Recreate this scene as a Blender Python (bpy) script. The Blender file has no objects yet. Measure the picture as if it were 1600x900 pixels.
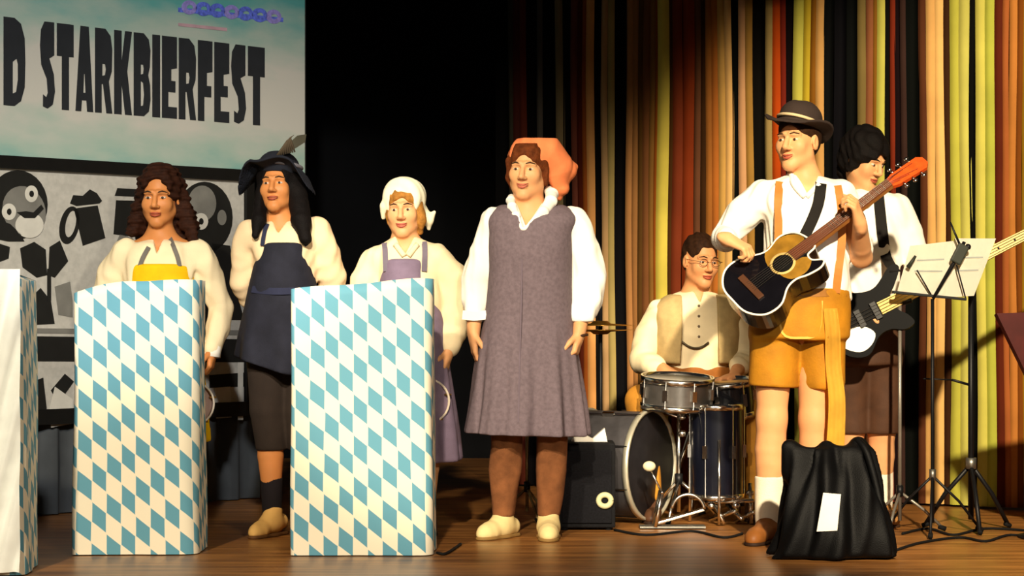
import bpy, bmesh, math, random
import numpy as np
from mathutils import Vector, Matrix

S = bpy.context.scene
COL = S.collection
FPX, HZ, CH = 3465.0, 485.0, 1.0      # focal length in pixels (1600 wide), horizon row, camera height

# ------------------------------------------------------------------ camera, world, lights, exposure
cam = bpy.data.cameras.new('camera'); camo = bpy.data.objects.new('camera', cam); COL.objects.link(camo)
cam.sensor_width = 36.0; cam.lens = FPX / 1600 * 36.0; cam.shift_y = (HZ - 450) / 1600
cam.clip_start = 0.1; cam.clip_end = 100
camo.location = (0, 0, CH); camo.rotation_euler = (math.pi / 2, 0, 0); S.camera = camo

w = bpy.data.worlds.new('dark_theatre'); S.world = w; w.use_nodes = True
w.node_tree.nodes['Background'].inputs[0].default_value = (0.55, 0.62, 0.75, 1)
w.node_tree.nodes['Background'].inputs[1].default_value = 0.020
S.view_settings.view_transform = 'Standard'; S.view_settings.look = 'None'
S.view_settings.gamma = 1.0; S.view_settings.use_curve_mapping = False
S.view_settings.exposure = 0.12

def spot(name, loc, aim, watts, size, blend, color, radius=0.12):
    l = bpy.data.lights.new(name, 'SPOT'); l.energy = watts; l.spot_size = math.radians(size)
    l.spot_blend = blend; l.color = color; l.shadow_soft_size = radius
    o = bpy.data.objects.new(name, l); COL.objects.link(o); o.location = loc
    o.rotation_euler = (Vector(aim) - Vector(loc)).to_track_quat('-Z', 'Y').to_euler()
    return o
# front-of-house stage lanterns hung above the audience, then two added fill lights
spot('stage_lantern_key', (1.6, 1.2, 4.9), (2.3, 9.9, 1.1), 7400, 26.5, 0.5, (1.0, 0.83, 0.58))
spot('stage_lantern_centre', (-0.6, 1.0, 4.9), (-0.12, 9.75, 0.85), 3300, 14, 0.45, (1.0, 0.84, 0.62))
spot('stage_lantern_left', (-2.5, 1.2, 4.6), (-1.35, 9.3, 0.85), 2350, 30, 0.6, (1.0, 0.86, 0.64))
spot('added_banner_fill', (-0.5, 1.4, 4.6), (-1.95, 11.2, 1.5), 2100, 22, 0.5, (1.0, 0.97, 0.93))  # added fill that brightens the banner, no actual lantern
spot('added_low_fill', (1.8, 0.8, 2.5), (-0.3, 9.0, 0.4), 950, 30, 0.7, (1.0, 0.90, 0.72), 0.2)  # added low fill for floor and right sides of the lecterns

# ------------------------------------------------------------------ helpers: points, objects, materials
def at(px, py, Y):
    return Vector(((px - 800) * Y / FPX, Y, CH + (HZ - py) * Y / FPX))
def floor_y(py):
    return FPX * CH / (py - HZ)

def empty(name, label, cat, loc, group=None):
    o = bpy.data.objects.new(name, None); COL.objects.link(o); o.location = loc
    o.empty_display_size = 0.1
    tag(o, label, cat, group); return o
def tag(o, label, cat, group=None):
    o['label'] = label; o['category'] = cat
    if group: o['group'] = group
    return o
def link(name, me, mat, parent=None, label=None):
    o = bpy.data.objects.new(name, me); COL.objects.link(o)
    if mat is not None:
        me.materials.clear(); me.materials.append(mat)
    if parent is not None:
        o.parent = parent
        o.location = -Vector(parent.location) if parent.parent is None else (0, 0, 0)
    if label: o['label'] = label
    return o
def structure(o):
    o['kind'] = 'structure'; return o

def lin(h):
    h = h.lstrip('#'); c = [int(h[i:i + 2], 16) / 255 for i in (0, 2, 4)]
    return tuple(((x + 0.055) / 1.055) ** 2.4 if x > 0.04045 else x / 12.92 for x in c) + (1,)
MATS = {}
def mat(name, hexc, rough=0.8, var=0.12, scale=14.0, bump=0.0, bscale=220.0, metal=0.0, spec=0.22, sss=0.0, sheen=0.0, coat=0.0):
    if name in MATS: return MATS[name]
    m = bpy.data.materials.new(name); m.use_nodes = True; nt = m.node_tree; b = nt.nodes['Principled BSDF']
    c = lin(hexc)
    b.inputs['Roughness'].default_value = rough; b.inputs['Metallic'].default_value = metal
    b.inputs['Specular IOR Level'].default_value = spec
    if sss: b.inputs['Subsurface Weight'].default_value = sss; b.inputs['Subsurface Radius'].default_value = (0.02, 0.008, 0.004)
    if sheen: b.inputs['Sheen Weight'].default_value = sheen
    if coat: b.inputs['Coat Weight'].default_value = coat; b.inputs['Coat Roughness'].default_value = 0.08
    tc = nt.nodes.new('ShaderNodeTexCoord')
    n = nt.nodes.new('ShaderNodeTexNoise'); n.inputs['Scale'].default_value = scale; n.inputs['Detail'].default_value = 4
    nt.links.new(tc.outputs['Object'], n.inputs['Vector'])
    r = nt.nodes.new('ShaderNodeValToRGB'); r.color_ramp.elements[0].position = 0.3; r.color_ramp.elements[1].position = 0.7
    r.color_ramp.elements[0].color = tuple(x * (1 - var) for x in c[:3]) + (1,)
    r.color_ramp.elements[1].color = tuple(min(1, x * (1 + var)) for x in c[:3]) + (1,)
    nt.links.new(n.outputs['Fac'], r.inputs['Fac']); nt.links.new(r.outputs['Color'], b.inputs['Base Color'])
    if bump:
        n2 = nt.nodes.new('ShaderNodeTexNoise'); n2.inputs['Scale'].default_value = bscale; n2.inputs['Detail'].default_value = 3
        nt.links.new(tc.outputs['Object'], n2.inputs['Vector'])
        bp = nt.nodes.new('ShaderNodeBump'); bp.inputs['Strength'].default_value = bump; bp.inputs['Distance'].default_value = 0.004
        nt.links.new(n2.outputs['Fac'], bp.inputs['Height']); nt.links.new(bp.outputs['Normal'], b.inputs['Normal'])
    MATS[name] = m; return m

# ------------------------------------------------------------------ helpers: plain meshes
def bm_mesh(bm, name, smooth=True):
    me = bpy.data.meshes.new(name); bm.normal_update(); bm.to_mesh(me); bm.free()
    if smooth: me.polygons.foreach_set('use_smooth', [True] * len(me.polygons))
    return me
def frame_from(d):
    d = Vector(d).normalized(); a = Vector((0, 0, 1)) if abs(d.z) < 0.9 else Vector((1, 0, 0))
    u = a.cross(d).normalized(); return d, u, d.cross(u)
def add_tube(bm, pts, rad, seg=10, cap=True):
    pts = [Vector(p) for p in pts]; rad = rad if isinstance(rad, (list, tuple)) else [rad] * len(pts)
    rings = []; u = None
    for i, p in enumerate(pts):
        d = (pts[min(i + 1, len(pts) - 1)] - pts[max(i - 1, 0)]).normalized()
        if u is None: _, u, v = frame_from(d)
        else:
            u = (u - d * u.dot(d)).normalized(); v = d.cross(u)
        rings.append([bm.verts.new(p + (u * math.cos(2 * math.pi * k / seg) + v * math.sin(2 * math.pi * k / seg)) * rad[i]) for k in range(seg)])
    for a, b in zip(rings, rings[1:]):
        for k in range(seg): bm.faces.new((a[k], a[(k + 1) % seg], b[(k + 1) % seg], b[k]))
    if cap: bm.faces.new(rings[0][::-1]); bm.faces.new(rings[-1])
def tube(name, pts, rad, m, parent=None, seg=10, label=None):
    bm = bmesh.new(); add_tube(bm, pts, rad, seg); return link(name, bm_mesh(bm, name), m, parent, label)
def smooth_path(pts, n=8):
    pts = [Vector(p) for p in pts]; out = []
    for i in range(len(pts) - 1):
        p0, p1, p2, p3 = pts[max(i - 1, 0)], pts[i], pts[i + 1], pts[min(i + 2, len(pts) - 1)]
        for k in range(n):
            t = k / n
            out.append(0.5 * ((2 * p1) + (p2 - p0) * t + (2 * p0 - 5 * p1 + 4 * p2 - p3) * t * t + (3 * p1 - p0 - 3 * p2 + p3) * t ** 3))
    out.append(pts[-1]); return out
def add_box(bm, c, size, M=None, bev=0.0):
    c = Vector(c); M = M or Matrix.Identity(3)
    g = bmesh.ops.create_cube(bm, size=1.0)['verts']
    for v in g: v.co = Vector((v.co.x * size[0], v.co.y * size[1], v.co.z * size[2]))
    if bev:
        es = list({e for v in g for e in v.link_edges})
        r = bmesh.ops.bevel(bm, geom=es, offset=bev, segments=2, affect='EDGES', profile=0.6)
        g = list({v for f in r['faces'] for v in f.verts} | {v for v in g if v.is_valid})
    for v in g: v.co = c + M @ v.co
def box(name, c, size, m, parent=None, M=None, bev=0.0, label=None):
    bm = bmesh.new(); add_box(bm, c, size, M, bev); return link(name, bm_mesh(bm, name, False), m, parent, label)
def add_lathe(bm, prof, c, M=None, seg=32):
    """prof: (radius, height) pairs turned about the local z axis."""
    c = Vector(c); M = M or Matrix.Identity(3); rings = []
    for r, z in prof:
        if r < 1e-6: rings.append([bm.verts.new(c + M @ Vector((0, 0, z)))])
        else: rings.append([bm.verts.new(c + M @ Vector((r * math.cos(2 * math.pi * k / seg), r * math.sin(2 * math.pi * k / seg), z))) for k in range(seg)])
    for a, b in zip(rings, rings[1:]):
        for k in range(seg):
            q = [a[k % len(a)], a[(k + 1) % len(a)], b[(k + 1) % len(b)], b[k % len(b)]]
            q2 = []
            for x in q:
                if x not in q2: q2.append(x)
            if len(q2) > 2: bm.faces.new(q2)
def lathe(name, prof, c, m, parent=None, M=None, seg=32, label=None, smooth=True):
    bm = bmesh.new(); add_lathe(bm, prof, c, M, seg); return link(name, bm_mesh(bm, name, smooth), m, parent, label)
def axis_frame(z, x=None):
    z = Vector(z).normalized()
    if x is None: _, u, v = frame_from(z); return Matrix((u, v, z)).transposed()
    x = Vector(x); x = (x - z * x.dot(z)).normalized(); y = z.cross(x)
    return Matrix((x, y, z)).transposed()
def ribbon(name, pts, wid, thick, nrm, m, parent=None, label=None):
    """A flat strap along pts; nrm is one outward normal or a list of them."""
    bm = bmesh.new(); pts = [Vector(p) for p in pts]; rings = []
    for i, p in enumerate(pts):
        d = (pts[min(i + 1, len(pts) - 1)] - pts[max(i - 1, 0)]).normalized()
        n = Vector(nrm[i] if isinstance(nrm, list) else nrm); n = (n - d * n.dot(d)).normalized(); s = d.cross(n)
        rings.append([bm.verts.new(p + s * a * wid / 2 + n * b * thick / 2) for a, b in ((-1, -1), (1, -1), (1, 1), (-1, 1))])
    for a, b in zip(rings, rings[1:]):
        for k in range(4): bm.faces.new((a[k], a[(k + 1) % 4], b[(k + 1) % 4], b[k]))
    bm.faces.new(rings[0][::-1]); bm.faces.new(rings[-1])
    bmesh.ops.recalc_face_normals(bm, faces=bm.faces)
    return link(name, bm_mesh(bm, name, False), m, parent, label)
def slab(name, pts, thick, nrm, m, parent=None, label=None):
    """A flat outline (may be concave) with a real thickness along nrm (towards the viewer side)."""
    bm = bmesh.new(); n = Vector(nrm).normalized()
    a = [bm.verts.new(Vector(p)) for p in pts]; b = [bm.verts.new(Vector(p) + n * thick) for p in pts]
    bm.faces.new(a); bm.faces.new(b[::-1])
    for i in range(len(a)):
        j = (i + 1) % len(a); bm.faces.new((a[i], b[i], b[j], a[j]))
    bmesh.ops.recalc_face_normals(bm, faces=bm.faces)
    bmesh.ops.triangulate(bm, faces=[f for f in bm.faces if len(f.verts) > 4])
    return link(name, bm_mesh(bm, name, False), m, parent, label)
def ball(name, c, r, m, parent=None, M=None, label=None, seg=16):
    r = (r, r, r) if not isinstance(r, (tuple, list)) else r
    bm = bmesh.new(); bmesh.ops.create_uvsphere(bm, u_segments=seg, v_segments=seg // 2 + 2, radius=1)
    M = M or Matrix.Identity(3)
    for v in bm.verts: v.co = Vector(c) + M @ Vector((v.co.x * r[0], v.co.y * r[1], v.co.z * r[2]))
    return link(name, bm_mesh(bm, name), m, parent, label)

# ------------------------------------------------------------------ helpers: smooth bodies and garments (distance fields meshed by surface nets)
class Field:
    def __init__(s, lo, hi, h=0.006):
        s.h = h; s.lo = np.array(lo, np.float32); n = np.ceil((np.array(hi) - s.lo) / h).astype(int) + 1
        s.n = n; s.F = np.full(tuple(n), 1.0, np.float32)
        s.ax = [s.lo[i] + h * np.arange(n[i], dtype=np.float32) for i in range(3)]
    def _sl(s, lo, hi, pad):
        a = np.clip(np.floor((np.array(lo) - pad - s.lo) / s.h).astype(int), 0, s.n)
        b = np.clip(np.ceil((np.array(hi) + pad - s.lo) / s.h).astype(int) + 1, 0, s.n)
        return tuple(slice(int(a[i]), int(max(a[i], b[i]))) for i in range(3))
    def put(s, lo, hi, fn, k=0.01, op='u'):
        sl = s._sl(lo, hi, k + 3 * s.h)
        if min(x.stop - x.start for x in sl) <= 0: return s
        X = s.ax[0][sl[0]][:, None, None]; Y = s.ax[1][sl[1]][None, :, None]; Z = s.ax[2][sl[2]][None, None, :]
        d = fn(X, Y, Z).astype(np.float32); A = s.F[sl]
        if op == 'u':
            hh = np.maximum(k - np.abs(A - d), 0) / k; s.F[sl] = np.minimum(A, d) - hh * hh * k * 0.25
        else:
            hh = np.maximum(k - np.abs(A + d), 0) / k; s.F[sl] = np.maximum(A, -d) + hh * hh * k * 0.25
        return s
    def cone(s, a, b, ra, rb, k=0.012, op='u', flat=None):
        a = np.array(a, float); b = np.array(b, float); ab = b - a; L = max(ab @ ab, 1e-9); r = max(ra, rb)
        fv, ff = (np.array(flat[0], float), flat[1]) if flat else (None, 1.0)
        if flat: fv = fv / np.linalg.norm(fv)
        def fn(X, Y, Z):
            t = np.clip(((X - a[0]) * ab[0] + (Y - a[1]) * ab[1] + (Z - a[2]) * ab[2]) / L, 0, 1)
            dx = X - a[0] - ab[0] * t; dy = Y - a[1] - ab[1] * t; dz = Z - a[2] - ab[2] * t
            q = dx * dx + dy * dy + dz * dz
            if flat:
                pr = dx * fv[0] + dy * fv[1] + dz * fv[2]; q = q + pr * pr * (1 / ff ** 2 - 1)
                return (np.sqrt(q) - (ra + (rb - ra) * t)) * (ff if ff < 1 else 1)
            return np.sqrt(q) - (ra + (rb - ra) * t)
        ex = r * max(1, ff)
        return s.put(np.minimum(a, b) - ex, np.maximum(a, b) + ex, fn, k, op)
    def chain(s, pts, rs, k=0.012, op='u', flat=None):
        if flat or op != 'u' or len(pts) == 2:
            for i in range(len(pts) - 1): s.cone(pts[i], pts[i + 1], rs[i], rs[i + 1], min(k, .006) if flat else k, op, flat)
            return s
        p = [np.array(q, float) for q in pts]; R = max(rs)
        def fn(X, Y, Z):
            D = None
            for i in range(len(p) - 1):
                a = p[i]; ab = p[i + 1] - a; L = max(ab @ ab, 1e-9)
                t = np.clip(((X - a[0]) * ab[0] + (Y - a[1]) * ab[1] + (Z - a[2]) * ab[2]) / L, 0, 1)
                d = np.sqrt((X - a[0] - ab[0] * t) ** 2 + (Y - a[1] - ab[1] * t) ** 2 + (Z - a[2] - ab[2] * t) ** 2) - (rs[i] + (rs[i + 1] - rs[i]) * t)
                if D is None: D = d
                else:
                    hh = np.maximum(.004 - np.abs(D - d), 0) / .004; D = np.minimum(D, d) - hh * hh * .001
            return D
        return s.put(np.min(p, 0) - R, np.max(p, 0) + R, fn, k, op)
    def ell(s, c, r, M=None, k=0.012, op='u'):
        c = np.array(c, float); r = np.array(r, float); M = np.array(M) if M is not None else np.eye(3); R = r.max()
        def fn(X, Y, Z):
            dx, dy, dz = X - c[0], Y - c[1], Z - c[2]
            l = [(dx * M[0, i] + dy * M[1, i] + dz * M[2, i]) for i in range(3)]
            k0 = np.sqrt((l[0] / r[0]) ** 2 + (l[1] / r[1]) ** 2 + (l[2] / r[2]) ** 2)
            k1 = np.sqrt((l[0] / r[0] ** 2) ** 2 + (l[1] / r[1] ** 2) ** 2 + (l[2] / r[2] ** 2) ** 2) + 1e-6
            return k0 * (k0 - 1) / k1
        return s.put(c - R, c + R, fn, k, op)
    def loft(s, rows, k=0.012, op='u', n=2.3, yaw=0.0, fold=None, rnd=0.02):
        """rows: (z, cx, cy, rx, ry) from any order; smooth vertical loft."""
        rows = sorted(rows); zs = np.array([r[0] for r in rows]); zz = np.linspace(zs[0], zs[-1], 60)
        def cr(col):
            v = np.array([r[col] for r in rows]); m = np.gradient(v, zs) if len(v) > 2 else np.full(len(v), (v[-1] - v[0]) / (zs[-1] - zs[0]))
            i = np.clip(np.searchsorted(zs, zz) - 1, 0, len(zs) - 2); hh = zs[i + 1] - zs[i]; t = (zz - zs[i]) / hh
            return (2 * t**3 - 3 * t**2 + 1) * v[i] + (t**3 - 2 * t**2 + t) * hh * m[i] + (-2 * t**3 + 3 * t**2) * v[i + 1] + (t**3 - t**2) * hh * m[i + 1]
        cx, cy, rx, ry = (cr(i) for i in (1, 2, 3, 4)); rx = np.maximum(rx, .012); ry = np.maximum(ry, .012)
        ca, sa = math.cos(yaw), math.sin(yaw); R = max(rx.max(), ry.max()) + 0.05
        def fn(X, Y, Z):
            CX, CY, RX, RY = (np.interp(Z, zz, v) for v in (cx, cy, rx, ry))
            dx, dy = X - CX, Y - CY; u = (dx * ca + dy * sa); v = (-dx * sa + dy * ca)
            q = (np.abs(u / RX) ** n + np.abs(v / RY) ** n) ** (1 / n)
            d = (q - 1) * np.minimum(RX, RY)
            if fold is not None: d = d - fold(np.arctan2(v / RY, u / RX), Z, X, Y)
            e = np.abs(Z - (zz[0] + zz[-1]) / 2) - (zz[-1] - zz[0]) / 2
            hh = np.maximum(rnd - np.abs(d - e), 0) / rnd
            return np.maximum(d, e) + hh * hh * rnd * 0.25
        lo = (min(cx) - R, min(cy) - R, zz[0]); hi = (max(cx) + R, max(cy) + R, zz[-1])
        return s.put(lo, hi, fn, k, op)
    def prism(s, poly, y0, y1, k=0.004, op='d'):
        """Convex outline in X-Z, extruded in Y."""
        P = [(p[0], p[2]) for p in poly]; cx = sum(p[0] for p in P) / len(P); cz = sum(p[1] for p in P) / len(P)
        E = []
        for i in range(len(P)):
            (x0, z0), (x1, z1) = P[i], P[(i + 1) % len(P)]; nx, nz = z1 - z0, x0 - x1; L = math.hypot(nx, nz); nx /= L; nz /= L
            if (cx - x0) * nx + (cz - z0) * nz > 0: nx, nz = -nx, -nz
            E.append((nx, nz, x0, z0))
        def fn(X, Y, Z):
            d = np.maximum(y0 - Y, Y - y1)
            for nx, nz, x0, z0 in E: d = np.maximum(d, (X - x0) * nx + (Z - z0) * nz)
            return d
        return s.put((min(p[0] for p in P), y0, min(p[1] for p in P)), (max(p[0] for p in P), y1, max(p[1] for p in P)), fn, k, op)
    def cut(s, p, nrm, k=0.006):
        """Remove everything on the side the normal points to."""
        n = np.array(nrm, float); n /= np.linalg.norm(n); p = np.array(p, float)
        X = s.ax[0][:, None, None]; Y = s.ax[1][None, :, None]; Z = s.ax[2][None, None, :]
        d = ((X - p[0]) * n[0] + (Y - p[1]) * n[1] + (Z - p[2]) * n[2]).astype(np.float32)
        hh = np.maximum(k - np.abs(s.F - d), 0) / k; s.F = np.maximum(s.F, d) + hh * hh * k * 0.25
        return s
    def minus(s, other, off=0.0):
        """Hollow this field with another one on the same grid."""
        s.F = np.maximum(s.F, -(other.F + off)); return s
    def ripple(s, amp, freqs, seed=0, zf=0.42):
        rs = np.random.RandomState(seed); X = s.ax[0][:, None, None]; Y = s.ax[1][None, :, None]; Z = s.ax[2][None, None, :]
        w = 0
        for f in freqs:
            v = rs.normal(size=3); v /= np.linalg.norm(v); ph = rs.rand() * 6.28
            w = w + np.sin(f * (X * v[0] + Y * v[1] + Z * v[2] * zf) + ph + 0.7 * np.sin(f * 0.22 * (Z + X * .5) + ph))
        s.F = s.F - np.where(np.abs(s.F) < 0.05, amp / len(freqs), 0) * w.astype(np.float32); return s
    def front(s, px, py, off=0.004):
        """Where the line of sight through a pixel first meets the surface, lifted off it."""
        for y in np.arange(s.ax[1][0], s.ax[1][-1], s.h * 0.5):
            x = (px - 800) * y / FPX; z = CH + (HZ - py) * y / FPX
            i = np.round((np.array((x, y, z)) - s.lo) / s.h).astype(int)
            if (i < 0).any() or (i >= s.n).any(): continue
            if s.F[tuple(i)] < 0: return Vector((x, y - off, z))
        return None
    def mesh(s, name):
        F = s.F.copy(); F[0] = F[-1] = 1; F[:, 0] = F[:, -1] = 1; F[:, :, 0] = F[:, :, -1] = 1
        g = F < 0; nx, ny, nz = F.shape
        c = np.zeros((nx - 1, ny - 1, nz - 1), np.int8); offs = [(i, j, k) for i in (0, 1) for j in (0, 1) for k in (0, 1)]
        for i, j, k in offs: c += g[i:nx - 1 + i, j:ny - 1 + j, k:nz - 1 + k]
        ii, jj, kk = np.nonzero((c > 0) & (c < 8)); N = len(ii)
        idx = np.full(c.shape, -1, np.int32); idx[ii, jj, kk] = np.arange(N)
        V = np.stack([F[ii + i, jj + j, kk + k] for i, j, k in offs], 1); O = np.array(offs, np.float32)
        pos = np.zeros((N, 3), np.float32); cnt = np.zeros((N, 1), np.float32)
        for a in range(8):
            for b in range(a + 1, 8):
                if np.abs(O[a] - O[b]).sum() != 1: continue
                va, vb = V[:, a], V[:, b]; m = (va < 0) != (vb < 0); t = np.where(m, va / np.where(m, va - vb, 1), 0)[:, None]
                pos += np.where(m[:, None], O[a] + (O[b] - O[a]) * t, 0); cnt += m[:, None]
        P = s.lo + s.h * (np.stack([ii, jj, kk], 1) + pos / cnt)
        Q = []
        for axn in range(3):
            sh = [slice(None)] * 3; sh2 = list(sh); sh[axn] = slice(0, -1); sh2[axn] = slice(1, None)
            A, B = g[tuple(sh)], g[tuple(sh2)]; m = A != B; u, v = (axn + 1) % 3, (axn + 2) % 3
            e = np.stack(np.nonzero(m), 1); e = e[(e[:, u] > 0) & (e[:, v] > 0)]
            def cell(du, dv):
                q = e.copy(); q[:, u] += du; q[:, v] += dv; return idx[q[:, 0], q[:, 1], q[:, 2]]
            q = np.stack([cell(-1, -1), cell(0, -1), cell(0, 0), cell(-1, 0)], 1)
            inside = A[e[:, 0], e[:, 1], e[:, 2]]; q[~inside] = q[~inside][:, ::-1]; Q.append(q)
        Q = np.concatenate(Q); Q = Q[(Q >= 0).all(1)]
        me = bpy.data.meshes.new(name); me.vertices.add(N); me.vertices.foreach_set('co', P.astype(np.float32).ravel())
        me.loops.add(len(Q) * 4); me.loops.foreach_set('vertex_index', Q.astype(np.int32).ravel())
        me.polygons.add(len(Q)); me.polygons.foreach_set("loop_start", np.arange(0, len(Q) * 4, 4, dtype=np.int32))
        me.polygons.foreach_set('use_smooth', np.ones(len(Q), bool)); me.update(); me.validate()
        return me
    def link(s, name, m, parent=None, label=None):
        return link(name, s.mesh(name), m, parent, label)

# ------------------------------------------------------------------ the stage: floor, back wall, drapes
def quad_mesh(name, a, b, c, d, nu=1, nv=1):
    a, b, c, d = map(Vector, (a, b, c, d)); bm = bmesh.new(); uv = bm.loops.layers.uv.new('uv')
    P_ = [[bm.verts.new(a.lerp(b, i / nu).lerp(d.lerp(c, i / nu), j / nv)) for j in range(nv + 1)] for i in range(nu + 1)]
    for i in range(nu):
        for j in range(nv):
            fc = bm.faces.new((P_[i][j], P_[i + 1][j], P_[i + 1][j + 1], P_[i][j + 1]))
            for lp, (x, y) in zip(fc.loops, ((i, j), (i + 1, j), (i + 1, j + 1), (i, j + 1))): lp[uv].uv = (x / nu, y / nv)
    return bm_mesh(bm, name, False)

m = bpy.data.materials.new('stage floor wood'); m.use_nodes = True; nt = m.node_tree; bs = nt.nodes['Principled BSDF']
tc = nt.nodes.new('ShaderNodeTexCoord'); mp = nt.nodes.new('ShaderNodeMapping'); mp.inputs['Scale'].default_value = (1.2, 9, 1)
n1 = nt.nodes.new('ShaderNodeTexNoise'); n1.inputs['Scale'].default_value = 1.6; n1.inputs['Detail'].default_value = 7
r1 = nt.nodes.new('ShaderNodeValToRGB'); r1.color_ramp.elements[0].color = lin('#663e1c'); r1.color_ramp.elements[1].color = lin('#b47a3e'); r1.color_ramp.elements[0].position = .3; r1.color_ramp.elements[1].position = .72
nt.links.new(tc.outputs['Object'], mp.inputs['Vector']); nt.links.new(mp.outputs['Vector'], n1.inputs['Vector']); nt.links.new(n1.outputs['Fac'], r1.inputs['Fac'])
nt.links.new(r1.outputs['Color'], bs.inputs['Base Color']); bs.inputs['Roughness'].default_value = 0.34; bs.inputs['Specular IOR Level'].default_value = 0.45
bp = nt.nodes.new('ShaderNodeBump'); bp.inputs['Strength'].default_value = 0.12; bp.inputs['Distance'].default_value = 0.01
nt.links.new(n1.outputs['Fac'], bp.inputs['Height']); nt.links.new(bp.outputs['Normal'], bs.inputs['Normal'])
FLOORM = m
fl = link('floor', quad_mesh('floor', (-6, 6.2, 0), (6, 6.2, 0), (6, 15, 0), (-6, 15, 0)), FLOORM); structure(fl)
BLACK = mat('black stage drape', '#060607', 0.95, 0.2, 6)
wb = box('wall_back', (0, 15.05, 2.5), (12, 0.1, 5.0), BLACK); structure(wb)

# border drape above the front of the acting area: out of the frame, it keeps the lamps off the top of the curtain
bm = bmesh.new()
for i in range(121):
    x = -5.5 + 11 * i / 120; y = 8.6 + 0.05 * math.sin(i * 1.3)
    bm.verts.new((x, y, 3.34)); bm.verts.new((x, y, 4.9))
bm.verts.ensure_lookup_table()
for i in range(120): bm.faces.new((bm.verts[2 * i], bm.verts[2 * i + 2], bm.verts[2 * i + 3], bm.verts[2 * i + 1]))
tr = link('border_drape', bm_mesh(bm, 'border_drape'), BLACK); structure(tr)

# ------------------------------------------------------------------ striped stage curtain: each hanging strip of cloth is a part
def inv_line(pa, ya, pb, yb): return lambda px: 1 / (1 / ya + (1 / yb - 1 / ya) * (px - pa) / (pb - pa))
cY = inv_line(770, 12.7, 1680, 10.95)
def cpt(px): 
    y = cY(px); return Vector(((px - 800) * y / FPX, y, 0))
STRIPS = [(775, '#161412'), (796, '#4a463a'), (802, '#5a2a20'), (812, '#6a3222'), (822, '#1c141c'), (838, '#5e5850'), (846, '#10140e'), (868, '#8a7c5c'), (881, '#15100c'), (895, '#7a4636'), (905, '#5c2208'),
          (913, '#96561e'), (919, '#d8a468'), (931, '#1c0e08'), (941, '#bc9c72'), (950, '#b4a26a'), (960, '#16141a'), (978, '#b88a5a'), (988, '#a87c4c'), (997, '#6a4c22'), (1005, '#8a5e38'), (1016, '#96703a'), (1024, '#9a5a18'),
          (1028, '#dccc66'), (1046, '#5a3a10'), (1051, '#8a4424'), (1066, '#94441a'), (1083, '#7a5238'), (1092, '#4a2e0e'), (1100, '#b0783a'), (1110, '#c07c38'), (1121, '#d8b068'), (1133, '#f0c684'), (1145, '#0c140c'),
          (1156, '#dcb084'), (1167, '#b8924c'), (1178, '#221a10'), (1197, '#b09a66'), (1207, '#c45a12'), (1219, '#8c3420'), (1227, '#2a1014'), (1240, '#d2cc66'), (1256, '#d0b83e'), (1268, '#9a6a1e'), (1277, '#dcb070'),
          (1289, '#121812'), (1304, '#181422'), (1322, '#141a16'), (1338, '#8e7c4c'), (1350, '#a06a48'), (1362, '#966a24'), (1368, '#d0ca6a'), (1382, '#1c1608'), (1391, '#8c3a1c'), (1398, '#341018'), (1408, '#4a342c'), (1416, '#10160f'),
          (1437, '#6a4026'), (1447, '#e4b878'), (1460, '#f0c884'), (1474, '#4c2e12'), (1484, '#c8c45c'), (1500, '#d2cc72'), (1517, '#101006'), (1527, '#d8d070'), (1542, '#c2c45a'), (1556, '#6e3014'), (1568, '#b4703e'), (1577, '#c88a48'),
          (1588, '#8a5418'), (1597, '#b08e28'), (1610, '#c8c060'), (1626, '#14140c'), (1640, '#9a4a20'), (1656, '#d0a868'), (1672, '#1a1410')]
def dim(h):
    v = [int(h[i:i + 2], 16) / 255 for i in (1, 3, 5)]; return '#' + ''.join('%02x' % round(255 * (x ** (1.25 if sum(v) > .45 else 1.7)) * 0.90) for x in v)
cur = empty('striped_curtain', 'tall stage curtain of many coloured vertical cloth strips behind the band', 'curtain', tuple(cpt(1200)))
rng = random.Random(4)
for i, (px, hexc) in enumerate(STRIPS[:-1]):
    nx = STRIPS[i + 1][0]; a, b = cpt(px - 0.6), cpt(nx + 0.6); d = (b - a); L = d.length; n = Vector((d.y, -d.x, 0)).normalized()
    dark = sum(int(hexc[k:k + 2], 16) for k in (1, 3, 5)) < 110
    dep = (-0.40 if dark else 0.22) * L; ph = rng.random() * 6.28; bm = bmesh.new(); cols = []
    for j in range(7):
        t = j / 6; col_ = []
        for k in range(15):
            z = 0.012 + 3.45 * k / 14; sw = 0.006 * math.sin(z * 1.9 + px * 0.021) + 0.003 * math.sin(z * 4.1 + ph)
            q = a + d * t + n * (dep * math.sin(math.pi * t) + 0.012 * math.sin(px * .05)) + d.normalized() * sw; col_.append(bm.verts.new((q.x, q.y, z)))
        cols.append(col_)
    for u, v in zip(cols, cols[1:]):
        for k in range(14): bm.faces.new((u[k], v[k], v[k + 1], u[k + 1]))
    link('strip', bm_mesh(bm, 'strip'), mat('curtain ' + hexc, dim(hexc), 0.85, 0.10, 5, spec=.10), cur)
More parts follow.
